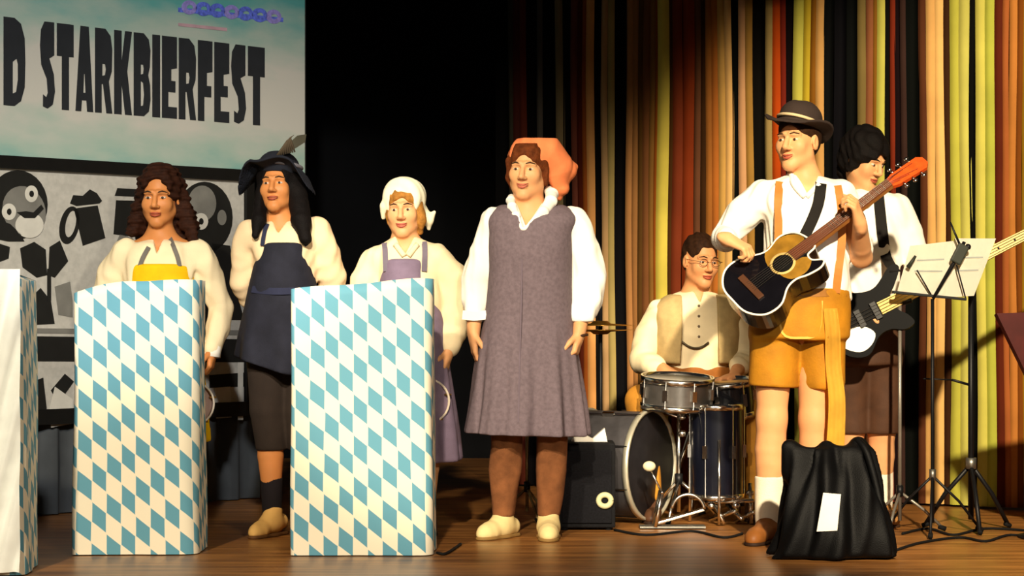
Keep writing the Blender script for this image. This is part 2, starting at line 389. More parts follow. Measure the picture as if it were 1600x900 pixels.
# black drape hanging beside it, left in the dark
# ------------------------------------------------------------------ banner wall at the left, set at an angle
wY = inv_line(0, 10.6, 475, 12.0)
wa, wb2 = at(0, 485, wY(0)), at(475, 485, wY(475)); wd = Vector((wb2.x - wa.x, wb2.y - wa.y, 0)).normalized(); wn = Vector((wd.y, -wd.x, 0))
def W(px, py, off=0.0):
    return at(px, py, wY(px)) + wn * off
def WZ(px, z, off=0.0):
    v = at(px, 485, wY(px)) + wn * off; return Vector((v.x, v.y, z))
def wall_box(name, p0, p1, z0, z1, d0, d1, m, parent=None, uvs=False):
    a, b = WZ(p0, z0), WZ(p1, z0); c = (a + b) / 2 + wn * (d0 + d1) / 2; c.z = (z0 + z1) / 2
    return box(name, c, ((b - a).length, abs(d1 - d0), z1 - z0), m, parent, Matrix((wd, -wn, Vector((0, 0, 1)))).transposed())
# upper printed banner
m = bpy.data.materials.new('printed banner'); m.use_nodes = True; nt = m.node_tree; bs = nt.nodes['Principled BSDF']; bs.inputs['Roughness'].default_value = 0.6
tc = nt.nodes.new('ShaderNodeTexCoord'); sp = nt.nodes.new('ShaderNodeSeparateXYZ'); nt.links.new(tc.outputs['UV'], sp.inputs[0])
def nmath(op, a, b=None, c=None):
    q = nt.nodes.new('ShaderNodeMath'); q.operation = op
    for i, x in enumerate((a, b, c)):
        if x is None: continue
        if isinstance(x, (int, float)): q.inputs[i].default_value = x
        else: nt.links.new(x, q.inputs[i])
    return q.outputs[0]
ns = nt.nodes.new('ShaderNodeTexNoise'); ns.inputs['Scale'].default_value = 7; ns.inputs['Detail'].default_value = 5; nt.links.new(tc.outputs['UV'], ns.inputs['Vector'])
band = nmath('MULTIPLY', nmath('ABSOLUTE', nmath('SUBTRACT', sp.outputs[1], 0.36)), 1.9)
fac = nmath('MULTIPLY', nmath('SUBTRACT', nmath('ADD', band, ns.outputs['Fac']), 0.70), 1.25); 
cr = nt.nodes.new('ShaderNodeValToRGB'); cr.color_ramp.elements[0].color = lin('#c0bfb6'); cr.color_ramp.elements[1].color = lin('#56a09c')
e = cr.color_ramp.elements.new(0.5); e.color = lin('#9db4a8')
nt.links.new(fac, cr.inputs['Fac']); nt.links.new(cr.outputs['Color'], bs.inputs['Base Color'])
BAN = m
zb, zt = 1.742, 2.78
ban = empty('printed_banner', 'pale grey turquoise printed banner with large dark lettering high on the left', 'banner', tuple(WZ(240, zb)))
link('banner_sheet', quad_mesh('banner_sheet', WZ(-160, zb, .012), WZ(474, zb, .012), WZ(474, zt, .012), WZ(-160, zt, .012)), BAN, ban)
wall_box('backing_board', -165, 476, zb - .002, zt + .01, -0.05, 0.010, mat('grey board edge', '#2a2a28', 0.8), ban)
def flat_print(name, polys, off, m, parent, th=0.002, label=None):
    """2D outlines in pixel columns/rows of the angled wall, holes allowed, as one thin printed shape."""
    cu = bpy.data.curves.new(name, 'CURVE'); cu.dimensions = '2D'; cu.fill_mode = 'BOTH'; cu.extrude = th / 2
    o0 = WZ(0, 0)
    for pl in polys:
        s_ = cu.splines.new('POLY'); s_.points.add(len(pl) - 1); s_.use_cyclic_u = True
        for q, (x, y) in zip(s_.points, pl):
            v = W(x, y) - o0; q.co = (v.dot(wd), v.z, 0, 1)
    t_ = bpy.data.objects.new('tmp', cu); COL.objects.link(t_); dg = bpy.context.evaluated_depsgraph_get(); dg.update()
    me = bpy.data.meshes.new_from_object(t_.evaluated_get(dg)); bpy.data.objects.remove(t_); bpy.data.curves.remove(cu)
    me.transform(Matrix.Translation(o0 + wn * off) @ Matrix((wd, Vector((0, 0, 1)), wn)).transposed().to_4x4()); me.name = name
    return link(name, me, m, parent, label)
def el(cx, cy, rx, ry, n=28, rot=0.0, a0=0, a1=6.2832):
    o = []
    for t in np.linspace(a0, a1, n, endpoint=False):
        u, v = rx * math.cos(t), ry * math.sin(t); o.append((cx + u * math.cos(rot) - v * math.sin(rot), cy + u * math.sin(rot) + v * math.cos(rot)))
    return o
# letters, top-heavy poster capitals in a unit cell (x right, y up)
GL = {
 'D': ([[(0, 1), (.5, 1), (.8, .94), (.97, .78), (1, .5), (.97, .22), (.8, .06), (.5, 0), (0, 0)], [(.42, .50), (.42, .14), (.58, .16), (.66, .3), (.66, .48), (.6, .54)]], .62),
 'S': ([[(.95, 1), (.3, 1), (.06, .9), (0, .72), (.08, .5), (.45, .34), (.52, .18), (.42, .13), (.2, .16), (.2, .02), (.5, 0), (.85, .05), (1, .2), (.92, .4), (.62, .58), (.95, .62)]], .66),
 'T': ([[(0, 1), (1, 1), (1, .62), (.72, .62), (.72, 0), (.30, 0), (.30, .62), (0, .62)]], .74),
 'A': ([[(.28, 1), (.75, 1), (1, 0), (.66, 0), (.62, .13), (.36, .13), (.32, 0), (0, 0)], [(.44, .22), (.57, .22), (.52, .44), (.48, .44)]], .78),
 'R': ([[(0, 1), (.6, 1), (.9, .92), (1, .76), (.97, .5), (.8, .38), (1, 0), (.66, 0), (.46, .34), (.38, .34), (.38, 0), (0, 0)], [(.42, .44), (.58, .45), (.63, .52), (.58, .58), (.42, .58)]], .76),
 'K': ([[(0, 1), (.42, 1), (.42, .62), (.62, 1), (1, 1), (.74, .52), (1, 0), (.62, 0), (.42, .38), (.42, 0), (0, 0)]], .78),
 'B': ([[(0, 1), (.6, 1), (.9, .93), (1, .8), (.96, .6), (.86, .5), (.98, .38), (1, .2), (.9, .06), (.6, 0), (0, 0)], [(.42, .42), (.42, .12), (.56, .13), (.62, .26), (.56, .4)], [(.42, .50), (.56, .51), (.6, .57), (.56, .62), (.42, .62)]], .74),
 'I': ([[(0, 1), (1, 1), (1, 0), (0, 0)]], .34),
 'E': ([[(0, 1), (1, 1), (1, .62), (.62, .60), (.62, .46), (.9, .46), (.9, .32), (.42, .32), (.42, .14), (1, .14), (1, 0), (0, 0)]], .66),
 'F': ([[(0, 1), (1, 1), (1, .62), (.62, .60), (.62, .44), (.92, .44), (.92, .30), (.44, .30), (.44, 0), (0, 0)]], .64),
}
INK = mat('banner dark ink', '#272a2e', 0.6, 0.08)
def letters(word, x0, x1, top, bot, off=0.0135):
    tot = sum(GL[c][1] for c in word) + 0.085 * (len(word) - 1); k = (x1 - x0) / tot; x = x0
    for c in word:
        g, wd_ = GL[c]; w_ = wd_ * k
        flat_print('letter', [[(x + u * w_, bot(x + u * w_) + (top(x + u * w_) - bot(x + u * w_)) * v) for u, v in pl] for pl in g], off, INK, ban)
        x += w_ + 0.085 * k
top_ = lambda x: 27 + (x - 10) * 0.120; bot_ = lambda x: 165 + (x - 10) * 0.0795
letters('D', 3, 37, top_, bot_); letters('STARKBIERFEST', 60, 411, top_, bot_)
blue = mat('banner violet print', '#5a6cd0', 0.6, 0.35, 60)
for i in range(7):
    x = 284 + i * 22; y = 3 + i * 2.4
    flat_print('script_stroke', [el(x + 9, y + 9, 12, 11, rot=.3), el(x + 10, y + 9, 5, 4)], 0.0136, blue if i % 3 else mat('banner lilac print', '#8f86cc', 0.6, 0.2, 60), ban)
flat_print('script_stroke', [[(276, 12), (440, 28), (440, 35), (276, 19)]], 0.0128, blue, ban)
flat_print('script_stroke', [[(276, 36), (352, 44), (352, 49), (276, 41)]], 0.0136, mat('banner rose print', '#b99aa2', 0.6), ban)
flat_print('print_smudge', [[(432, 250), (440, 232), (462, 212), (476, 210), (474, 222), (452, 236), (446, 252)]], 0.0136, mat('banner olive print', '#605c4c', 0.6), ban)

# framed black-and-white poster below it
ps = empty('framed_poster', 'framed black and white cartoon poster of a round face and beer mugs', 'poster', tuple(WZ(200, 0.46)))
pz0, pz1 = 0.475, 1.715
GREY = mat('poster grey paper', '#b4b2aa', 0.7, 0.10, 30); FR = mat('black poster frame', '#131312', 0.5)
wall_box('poster_sheet', -160, 384, pz0, pz1, -0.02, 0.006, GREY, ps)
wall_box('frame_top', -165, 392, pz1 - 0.035, pz1 + 0.022, -0.02, 0.030, FR, ps); wall_box('frame_bottom', -165, 392, pz0 - 0.03, pz0 + 0.045, -0.02, 0.030, FR, ps); wall_box('frame_side', 380, 392, pz0 + .045, pz1 - .035, -0.02, 0.030, FR, ps)
PB, PG, PW = mat('poster black ink', '#1b1b19', 0.7, 0.1), mat('poster mid grey', '#73726c', 0.7, 0.12), mat('poster white', '#c9c7bd', 0.7, 0.08)
L0, L1, L2, L3 = 0.0075, 0.0092, 0.0109, 0.0126
flat_print('drawn_head', [el(26, 320, 47, 54)], L0, PB, ps); flat_print('drawn_face', [el(36, 330, 33, 40, rot=-.35)], L1, PG, ps)
flat_print('drawn_cheek', [el(44, 352, 22, 20)], L2, PW, ps); flat_print('drawn_eye', [el(47, 303, 10, 13)], L2, PW, ps); flat_print('drawn_eye', [el(12, 331, 11, 13)], L2, PW, ps)
flat_print('drawn_pupil', [el(47, 303, 3.5, 5)], L3, PB, ps); flat_print('drawn_pupil', [el(12, 331, 3.5, 5)], L3, PB, ps)
flat_print('drawn_mouth', [[(24, 332), (38, 330), (50, 332), (62, 320), (66, 326), (52, 341), (36, 341)]], L3, PB, ps)
flat_print('drawn_moustache', [[(-4, 344), (14, 350), (30, 366), (36, 377), (10, 377), (-4, 374)]], L2, PB, ps)
flat_print('drawn_mug', [[(114, 326), (151, 321), (163, 372), (128, 384)]], L0, PB, ps); flat_print('drawn_foam', [[(108, 318), (113, 305), (128, 306), (139, 296), (150, 302), (158, 314), (154, 318), (118, 322)]], L0, PB, ps)
flat_print('drawn_handle', [el(107, 352, 15, 30, rot=.2), el(109, 350, 8, 21, rot=.2)], L0, PB, ps)
flat_print('drawn_mug', [[(180, 313), (222, 314), (222, 372), (176, 366)]], L0, PB, ps); flat_print('drawn_foam', [[(178, 306), (182, 294), (222, 296), (222, 308)]], L0, PB, ps); flat_print('drawn_base', [[(180, 380), (186, 366), (205, 372), (205, 384)]], L0, PG, ps)
flat_print('drawn_head', [el(318, 340, 44, 56)], L0, PB, ps); flat_print('drawn_face', [el(314, 318, 22, 28)], L1, PG, ps); flat_print('drawn_eye', [el(312, 346, 11, 13)], L2, PW, ps); flat_print('drawn_pupil', [el(312, 346, 3.5, 5)], L3, PB, ps); flat_print('drawn_ear', [el(345, 340, 7, 12)], L1, PG, ps)
flat_print('drawn_arm', [[(330, 380), (358, 384), (372, 470), (380, 500), (350, 500)]], L0, PB, ps)
flat_print('drawn_fist', [[(30, 388), (52, 378), (70, 390), (72, 430), (56, 434), (34, 418)]], L0, PB, ps); flat_print('drawn_fist', [[(76, 386), (92, 376), (105, 408), (84, 434), (74, 430)]], L0, PB, ps)
flat_print('drawn_stick', [[(72, 420), (78, 420), (78, 470), (72, 470)]], L1, PB, ps); flat_print('drawn_sleeve', [[(-4, 380), (14, 386), (12, 404), (-4, 410)]], L0, PB, ps)
flat_print('drawn_coat', [[(46, 466), (62, 450), (78, 470), (84, 506), (48, 508)]], L0, PB, ps); flat_print('drawn_hand', [[(84, 448), (108, 440), (112, 470), (112, 496), (90, 492)]], L0, PG, ps)
flat_print('drawn_shadow', [[(-40, 524), (380, 530), (380, 566), (-40, 564)]], L0, PB, ps); flat_print('drawn_ground', [[(-40, 512), (380, 516), (380, 524), (-40, 520)]], L0, PG, ps)
flat_print('drawn_boot', [[(50, 596), (66, 590), (74, 660), (48, 664)]], L0, PB, ps); flat_print('drawn_boot', [[(78, 610), (100, 584), (114, 596), (90, 630)]], L0, PB, ps); flat_print('drawn_leg', [[(76, 640), (84, 604), (112, 624), (112, 662), (78, 668)]], L1, PW, ps)
flat_print('drawn_block', [[(326, 586), (380, 582), (380, 604), (326, 606)]], L0, PB, ps); flat_print('drawn_leg', [[(334, 606), (358, 604), (360, 652), (336, 654)]], L1, PW, ps); flat_print('drawn_leg', [[(370, 566), (378, 566), (378, 656), (370, 656)]], L1, PW, ps)
flat_print('drawn_coat', [[(300, 470), (346, 470), (350, 510), (300, 512)]], L0, PB, ps)
# grey skirting drape under the poster
SK = mat('grey blue skirt cloth', '#43474a', 0.9, 0.2, 5)
bm = bmesh.new(); cols = []
for i in range(100):
    px = -165 + (405 + 165) * i / 99; o_ = 0.018 * math.sin(i * 0.9) + 0.008 * math.sin(i * 2.3)
    cols.append([bm.verts.new(WZ(px, z, -0.02 + o_ * (1.2 - z))) for z in (0.006, 0.15, 0.3, 0.445)])
for u, v in zip(cols, cols[1:]):
    for k in range(3): bm.faces.new((u[k], v[k], v[k + 1], u[k + 1]))
tag(link('stage_skirt', bm_mesh(bm, 'stage_skirt'), SK), 'grey blue cloth skirt hanging below the cartoon poster', 'drape')

# ------------------------------------------------------------------ helpers: people
V3 = lambda *a: Vector(a)
def head_frame(yaw=0, pitch=0, roll=0):
    """Columns: the person's right, the way they look, up. yaw > 0 looks towards picture right, pitch > 0 nods down, roll > 0 tips the crown to picture right."""
    return (Matrix.Rotation(math.radians(roll), 3, 'Y') @ Matrix.Rotation(math.pi + math.radians(yaw), 3, 'Z') @ Matrix.Rotation(-math.radians(pitch), 3, 'X'))

def hand(f, wrist, d, n, thumb, curl=(12, 22, 18), s=1.0, wr=0.026, spread=0.0):
    """Palm and five fingers: d points along the hand, n out of the palm, thumb = +1/-1 along d x n."""
    d = Vector(d).normalized(); n = Vector(n); n = (n - d * n.dot(d)).normalized(); a = d.cross(n) * thumb; wrist = Vector(wrist)
    pos = (0.029, 0.010, -0.010, -0.028); ln = (0.072, 0.080, 0.075, 0.058)
    for i, (q, L) in enumerate(zip(pos, ln)):
        k0 = wrist + d * 0.012 * s + a * q * 0.62 * s; k1 = wrist + (d * (0.086 - 0.006 * (i == 3)) + a * q) * s
        f.cone(k0, k1, 0.0155 * s, 0.0112 * s, 0.014)
        p = k1; ang = 0.0; r = (0.0095, 0.0088, 0.0080, 0.0070)
        for j, fr in enumerate((0.44, 0.31, 0.25)):
            ang += math.radians(curl[j]) * (1 + 0.08 * i)
            dd = (d * math.cos(ang) + n * math.sin(ang) + a * q * spread * 3).normalized(); p2 = p + dd * L * fr * s
            f.cone(p, p2, r[j] * s, r[j + 1] * s, 0.003); p = p2
    t0 = wrist + (d * 0.022 + a * 0.022 + n * 0.006) * s
    dt = (d * 0.66 + a * 0.62 + n * 0.32).normalized(); t1 = t0 + dt * 0.046 * s
    dt2 = (d * 0.86 + a * 0.22 + n * 0.45).normalized(); t2 = t1 + dt2 * 0.034 * s; t3 = t2 + (d * .8 + n * .5).normalized() * 0.026 * s
    f.chain([t0, t1, t2, t3], [0.0155 * s, 0.0118 * s, 0.0102 * s, 0.0082 * s], 0.005)
    f.cone(wrist - d * 0.02 * s, wrist + d * 0.03 * s, wr * s, 0.026 * s, 0.016, flat=(n, 0.72))

class Person:
    """An Empty at the feet; body and clothes are its children. Points come from picture rows and columns at the person's own distance."""
    def __init__(s, label, Y0, base_px, skin, group=None):
        s.Y0 = Y0; s.s = FPX / Y0
        b = at(base_px, HZ, Y0); s.e = empty('person', label, 'person', (b.x, Y0, 0), group); s.skin = skin
    def P(s, px, py, dy=0.0):
        v = at(px, py, s.Y0); return Vector((v.x, s.Y0 + dy, v.z))
    def rows(s, rr):
        """(row, left, right, half depth, depth shift) -> loft rows"""
        o = []
        for r in rr:
            a, b = s.P(r[1], r[0]), s.P(r[2], r[0]); o.append((a.z, (a.x + b.x) / 2, s.Y0 + (r[4] if len(r) > 4 else 0), (b.x - a.x) / 2, r[3]))
        return o
    def field(s, x0, x1, ytop, ybot, d0=-0.35, d1=0.3, h=0.006):
        a, b = s.P(x0, ybot), s.P(x1, ytop); return Field((a.x, s.Y0 + d0, max(a.z, -0.02)), (b.x, s.Y0 + d1, b.z), h)
    def head(s, f, c, yaw, pitch=0, roll=0, hs=1.0, male=False, neck=None, nr=0.056, smile=0.0):
        """Head around eye-level centre c into field f; remembers the frame for hair and features."""
        M = head_frame(yaw, pitch, roll); c = Vector(c); s.hc, s.hM, s.hs, s.male, s.smile = c, M, hs, male, smile
        H = s.H
        r = lambda *v: [x * hs for x in v]
        f.ell(H(0, -0.018, 0.040), r(0.077, 0.096, 0.088), M, 0.02)
        f.ell(H(0, 0.020, -0.030), r(0.064 if male else 0.061, 0.070, 0.084), M, 0.03)
        f.cone(H(-0.046, 0.012, -0.058), H(-0.012, 0.066, -0.100), 0.024 * hs, 0.019 * hs, 0.03)
        f.cone(H(0.046, 0.012, -0.058), H(0.012, 0.066, -0.100), 0.024 * hs, 0.019 * hs, 0.03)
        f.ell(H(0, 0.074, -0.103), r(0.022, 0.018, 0.016), M, 0.02)
        for sx in (-1, 1):
            f.ell(H(sx * 0.032, 0.092, 0.002), r(0.019, 0.016, 0.012), M, 0.012, 'd')
            f.ell(H(sx * 0.036, 0.064, -0.028 + 0.005 * smile), r(0.026, 0.020, 0.024), M, 0.034)
            f.cone(H(sx * 0.012, 0.090, 0.026), H(sx * 0.045, 0.074, 0.022), 0.010 * hs, 0.008 * hs, 0.012)
            f.ell(H(sx * 0.079, -0.006, -0.008), r(0.009, 0.021, 0.032), M, 0.006)
            f.ell(H(sx * 0.086, 0.000, -0.006), r(0.005, 0.010, 0.017), M, 0.004, 'd')
            f.ell(H(sx * 0.013, 0.099, -0.036), r(0.009, 0.010, 0.007), M, 0.005)
        f.cone(H(0, 0.088, 0.018), H(0, 0.112, -0.029), 0.008 * hs, 0.0125 * hs, 0.010)
        f.ell(H(0, 0.088, -0.061), r(0.024, 0.012, 0.006), M, 0.006)
        f.ell(H(0, 0.087, -0.073), r(0.020, 0.012, 0.007), M, 0.006)
        f.cone(H(-0.02 - .004 * smile, 0.098, -0.066 + 0.004 * smile), H(0, 0.102, -0.067), 0.0025, 0.003, 0.004, 'd'); f.cone(H(0.02 + .004 * smile, 0.098, -0.066 + 0.004 * smile), H(0, 0.102, -0.067), 0.0025, 0.003, 0.004, 'd')
        if neck is not None:
            f.cone(H(0, -0.022, -0.060), neck, nr, nr * 1.12, 0.03)
    def H(s, x, y, z):
        return s.hc + s.hM @ (Vector((x, y, z)) * s.hs)
    def features(s, iris='#3a2a1c', brow='#3a2818', lip='#a8503c', glasses=False):
        hs = s.hs; M = s.hM
        for sx in (-1, 1):
            e = ball('eye', s.H(sx * 0.031, 0.078, 0.002), (0.0130 * hs, 0.0125 * hs, 0.0058 * hs), mat('eye white', '#cfc2b2', 0.3, 0.02), s.e, M, seg=14)
            ball('iris', s.H(sx * 0.031, 0.0885, 0.002), (0.0060 * hs, 0.0030 * hs, 0.0056 * hs), mat('iris ' + iris, iris, 0.2, 0.05), e, M, seg=10)
            tube('eyebrow', [s.H(sx * 0.013, 0.0965, 0.0245), s.H(sx * 0.031, 0.093, 0.0300), s.H(sx * 0.050, 0.080, 0.0240)], [0.0030 * hs, 0.0034 * hs, 0.0018 * hs], mat('brow ' + brow, brow, 0.8), s.e, 6)
        bm = bmesh.new()
        up = [s.H(x, 0.0995 - 14 * x * x, -0.0625 + s.smile * 7 * x * x) for x in (-0.025, -0.013, -0.004, 0, 0.004, 0.013, 0.025)]
        lo = [s.H(x, 0.0985 - 14 * x * x, -0.0735 + (12 + 5 * s.smile) * x * x) for x in (-0.024, -0.013, -0.004, 0, 0.004, 0.013, 0.024)]
        add_tube(bm, up, [0.001, 0.0034 * hs, 0.0040 * hs, 0.0036 * hs, 0.0040 * hs, 0.0034 * hs, 0.001], 8); add_tube(bm, lo, [0.001, 0.0040 * hs, 0.005 * hs, 0.005 * hs, 0.005 * hs, 0.004 * hs, 0.001], 8)
        link('lips', bm_mesh(bm, 'lips'), mat('lips ' + lip, lip, 0.45, 0.06), s.e)
        if glasses:
            g = None; bm = bmesh.new()
            for sx in (-1, 1):
                add_tube(bm, [s.H(sx * 0.033 + 0.021 * math.cos(t), 0.103, 0.001 + 0.016 * math.sin(t)) for t in np.linspace(0, 2 * math.pi, 17)], 0.0014, 6)
                add_tube(bm, [s.H(sx * 0.053, 0.101, 0.004), s.H(sx * 0.078, 0.08, 0.006), s.H(sx * 0.082, 0.0, 0.006)], 0.0014, 6)
            add_tube(bm, [s.H(-0.012, 0.105, 0.004), s.H(0.012, 0.105, 0.004)], 0.0014, 6)
            link('glasses', bm_mesh(bm, 'glasses'), mat('glasses wire', '#5a4a3a', 0.3, metal=0.9), s.e)
    def arm(s, f, sh, el, wr, r=(0.041, 0.038, 0.036, 0.024)):
        sh, el, wr = Vector(sh), Vector(el), Vector(wr)
        f.chain([sh, sh.lerp(el, 0.45), el], [r[0] * 1.08, r[0], r[1]], 0.02)
        f.chain([el, el.lerp(wr, 0.3), wr], [r[1], r[2] * 1.08, r[3]], 0.02)
    def leg(s, f, hip, knee, ank, toe, r=(0.082, 0.060, 0.058, 0.034)):
        hip, knee, ank, toe = map(Vector, (hip, knee, ank, toe)); toe = V3(ank.x, ank.y, toe.z).lerp(toe, 0.62)
        f.chain([hip, hip.lerp(knee, 0.5), knee], [r[0], (r[0] + r[1]) / 2, r[1] * 0.92], 0.03)
        calf = knee.lerp(ank, 0.33) + V3(0, 0.012, 0)
        f.chain([knee, calf, ank], [r[1] * 0.92, r[2], r[3]], 0.03)
        heel = V3(ank.x, ank.y, 0.03) + (ank - V3(toe.x, toe.y, ank.z)).normalized() * 0.03
        f.cone(ank, heel, r[3], 0.028, 0.02); f.cone(V3(ank.x, ank.y, 0.05), toe + V3(0, 0, 0.022), 0.036, 0.022, 0.02)
    def shoe(s, ank, toe, m, top=0.10, wid=0.042, name='shoe', heel=0.0, sole='#2a1a10'):
        """One shoe with its own sole, on the floor."""
        ank, toe = V3(ank[0], ank[1], 0), V3(toe[0], toe[1], 0); d = (toe - ank).normalized(); hl = ank - d * 0.055; sd = V3(-d.y, d.x, 0)
        lo = [min(hl[i], toe[i]) - 0.09 for i in (0, 1)] + [-0.01]; hi = [max(hl[i], toe[i]) + 0.09 for i in (0, 1)] + [top + 0.06]
        f = Field(lo, hi, 0.004); up = V3(0, 0, 1)
        f.cone(hl + up * (0.040 + heel), ank + d * 0.03 + up * (0.045 + heel * .6), wid * 0.86, wid, 0.02)
        f.cone(ank + d * 0.03 + up * (0.042 + heel * .6), toe - d * 0.035 + up * 0.030, wid, wid * 0.80, 0.02)
        f.cone(toe - d * 0.06 + up * 0.028, toe - d * 0.012 + up * 0.022, wid * 0.86, wid * 0.50, 0.02)
        f.cone(ank + up * 0.05, ank + up * top, wid * 0.92, wid * 0.98, 0.02)
        f.cone(ank + d * 0.05 + up * 0.062, ank + up * top, 0.028, 0.024, 0.02)
        f.cut((0, 0, 0.012), (0, 0, -1)); f.cut((ank.x, ank.y, top), -d * 0.25 + up)
        o = f.link(name, m, s.e)
        g = Field(lo, hi[:2] + [0.06], 0.004)
        g.cone(hl, ank + d * .03, wid * 0.92, wid * 1.04, 0.02); g.cone(ank + d * .03, toe - d * .035, wid * 1.04, wid * .86, .02); g.cone(toe - d * .05, toe - d * .012, wid * .88, wid * .54, .02)
        g.cut((0, 0, 0.016), (0, 0, 1)); g.cut((0, 0, 0.0), (0, 0, -1)); g.link('sole', mat('sole ' + sole, sole, 0.7), o)
        return o
    def laces(s, o, ank, toe, m, z=0.085):
        ank, toe = V3(ank[0], ank[1], 0), V3(toe[0], toe[1], 0); d = (toe - ank).normalized(); sd = V3(-d.y, d.x, 0); bm = bmesh.new()
        for i in range(3):
            p = ank + d * (0.045 + 0.022 * i) + V3(0, 0, z - 0.012 * i)
            add_tube(bm, [p - sd * 0.02 - V3(0, 0, .008), p, p + sd * 0.02 - V3(0, 0, .008)], 0.003, 6)
        link('laces', bm_mesh(bm, 'laces'), m, o)
    def strap_on(s, name, f, pts, wid, m, off=0.009, label=None, thick=0.004, parent=None):
        q = [p for p in (f.front(x, y, off) for x, y in pts) if p is not None]
        if len(q) < 2: print('strap lost', name, pts); return None
        ys = [v.y for v in q]
        for i in range(1, len(q) - 1): q[i].y = min(ys[i], (ys[i - 1] + ys[i + 1]) / 2)
        return ribbon(name, smooth_path(q, 4), wid, thick, (0, -1, 0.15), m, parent or s.e, label)
    def hair_cap(s, f, grow=0.012, low=-0.06, back=0.0):
        """Skull-hugging hair mass, face left free."""
        hs = s.hs; M = s.hM; g = grow
        f.ell(s.H(0, -0.020 - back, 0.046), [(0.077 + g) * hs, (0.098 + g) * hs, (0.088 + g) * hs], M, 0.02)
        f.ell(s.H(0, -0.045 - back, low + 0.03), [(0.070 + g) * hs, (0.062 + g) * hs, 0.075 * hs], M, 0.03)
    def face_free(s, f, top=0.072, wid=0.062, low=-0.16):
        hs = s.hs
        f.ell(s.H(0, 0.105, top - 0.085), [wid * hs, 0.085 * hs, 0.085 * hs], s.hM, 0.008, 'd')
        f.ell(s.H(0, 0.105, top - 0.145), [wid * hs, 0.085 * hs, 0.10 * hs], s.hM, 0.008, 'd')
    def torso(s, f, shl, shr, pel, pw=0.15, cd=0.095, nk=None):
        shl, shr, pel = Vector(shl), Vector(shr), Vector(pel); m = (shl + shr) / 2; hw = (shr - shl).length / 2; ax = (shr - shl).normalized()
        ch = m + (pel - m) * 0.28; fw = ax.cross((m - pel).normalized()).normalized(); M = Matrix((ax, fw, ax.cross(fw))).transposed()
        f.ell(ch, (hw * 0.86, cd, 0.20), M, 0.03); f.ell(pel, (pw, cd * 1.02, 0.12), M, 0.03)
        f.cone(ch.lerp(pel, .3), pel, hw * 0.70, pw * 0.86, 0.03, flat=(fw, 0.75))
        f.cone(shl, shr, 0.048, 0.048, 0.03)
        if nk is not None:
            nk = Vector(nk); f.cone(nk + V3(0, 0.012, -0.005), shl.lerp(m, .35), 0.050, 0.042, 0.04); f.cone(nk + V3(0, 0.012, -0.005), shr.lerp(m, .35), 0.050, 0.042, 0.04)

# ------------------------------------------------------------------ the people
SKIN = mat('skin warm', '#cf9060', 0.5, 0.07, 9, sss=0.12)
SKIN2 = mat('skin pale', '#dba06e', 0.5, 0.07, 9, sss=0.12)
SKIN3 = mat('skin ruddy', '#c58048', 0.5, 0.09, 9, sss=0.12)
CREAM = mat('cream blouse cloth', '#e8d6ae', 0.85, 0.06, 10, 0.25, 260)
WHITE = mat('white shirt cloth', '#f5f1e6', 0.85, 0.04, 10, 0.25, 260)
BH = 0.0055

# --- first woman: yellow apron, long wavy brown hair
p = Person('woman with long wavy brown hair in cream blouse and yellow bib apron', 10.35, 250, SKIN3); P = p.P
f = p.field(130, 380, 250, 835, h=BH)
nk = P(250, 368, 0.01)
p.head(f, P(250, 309), -4, 4, 0, 1.10, neck=nk, nr=0.052)
shl, shr = P(192, 395), P(312, 395); pel = P(250, 570)
p.torso(f, shl, shr, pel, 0.155, nk=nk)
ell, wrl, elr, wrr = P(163, 475, 0.03), P(190, 500, -0.2), P(341, 478, 0.03), P(334, 545, -0.06)
p.arm(f, shl, ell, wrl); p.arm(f, shr, elr, wrr)
hand(f, wrl, (0.75, -0.35, -0.35), (0.2, 0.9, 0.2), -1, (20, 30, 25)); hand(f, wrr, (-0.05, -0.12, -1), (-0.9, 0.1, 0), -1, (28, 40, 30), 0.98)
for hx, tx in ((220, 205), (281, 292)):
    p.leg(f, P(hx, 580), P(hx - 2, 700), P(hx, 795), V3(P(tx, 0).x, p.Y0 - 0.16, 0))
    p.shoe(P(hx, 0), V3(P(tx, 0).x, p.Y0 - 0.17, 0), mat('black leather', '#1a1614', 0.45), 0.09)
f.link('body', p.skin, p.e); p.features(lip='#a04a34')
g = p.field(130, 380, 350, 640, h=0.007)
g.loft(p.rows([(372, 232, 268, .055, .01), (382, 205, 296, .085), (396, 188, 314, .105), (430, 190, 312, .130), (480, 198, 303, .130), (530, 196, 305, .135), (600, 188, 314, .145)]), 0.03)
g.chain([shl + V3(.01, 0, 0), P(174, 430, .02), ell, P(178, 492, -.12), wrl], [0.068, 0.068, 0.062, 0.056, 0.040], 0.03)
g.chain([shr - V3(.01, 0, 0), P(327, 432, .02), P(343, 480, .03), P(340, 512, -.02)], [0.068, 0.062, 0.056, 0.050], 0.03)
g.chain([P(340, 512, -.02), P(335, 545, -.055)], [0.050, 0.044], 0.02)
g.ripple(0.009, (28, 41, 63), 3); g.ripple(0.0045, (85, 120, 150), 3 + 1, 0.5)
g.prism([P(238, 360), P(262, 360), P(250, 398)], p.Y0 - 0.3, p.Y0 - 0.01)
bl = g.link('blouse', CREAM, p.e)
tube('cuff', [P(335, 534, -.05), P(334, 558, -.063)], [0.042, 0.040], mat('white cuff', '#f4eede', 0.8, 0.03), bl, 16)
a = p.field(160, 340, 405, 720, h=0.007)
a.loft(p.rows([(413, 200, 304, .146), (440, 196, 308, .152), (490, 196, 310, .152), (560, 186, 322, .165), (690, 172, 336, .20)]), 0.02, fold=lambda t, Z, X, Y: 0.010 * np.sin(9 * t + 2) * np.clip((0.85 - Z) / 0.5, 0, 1))
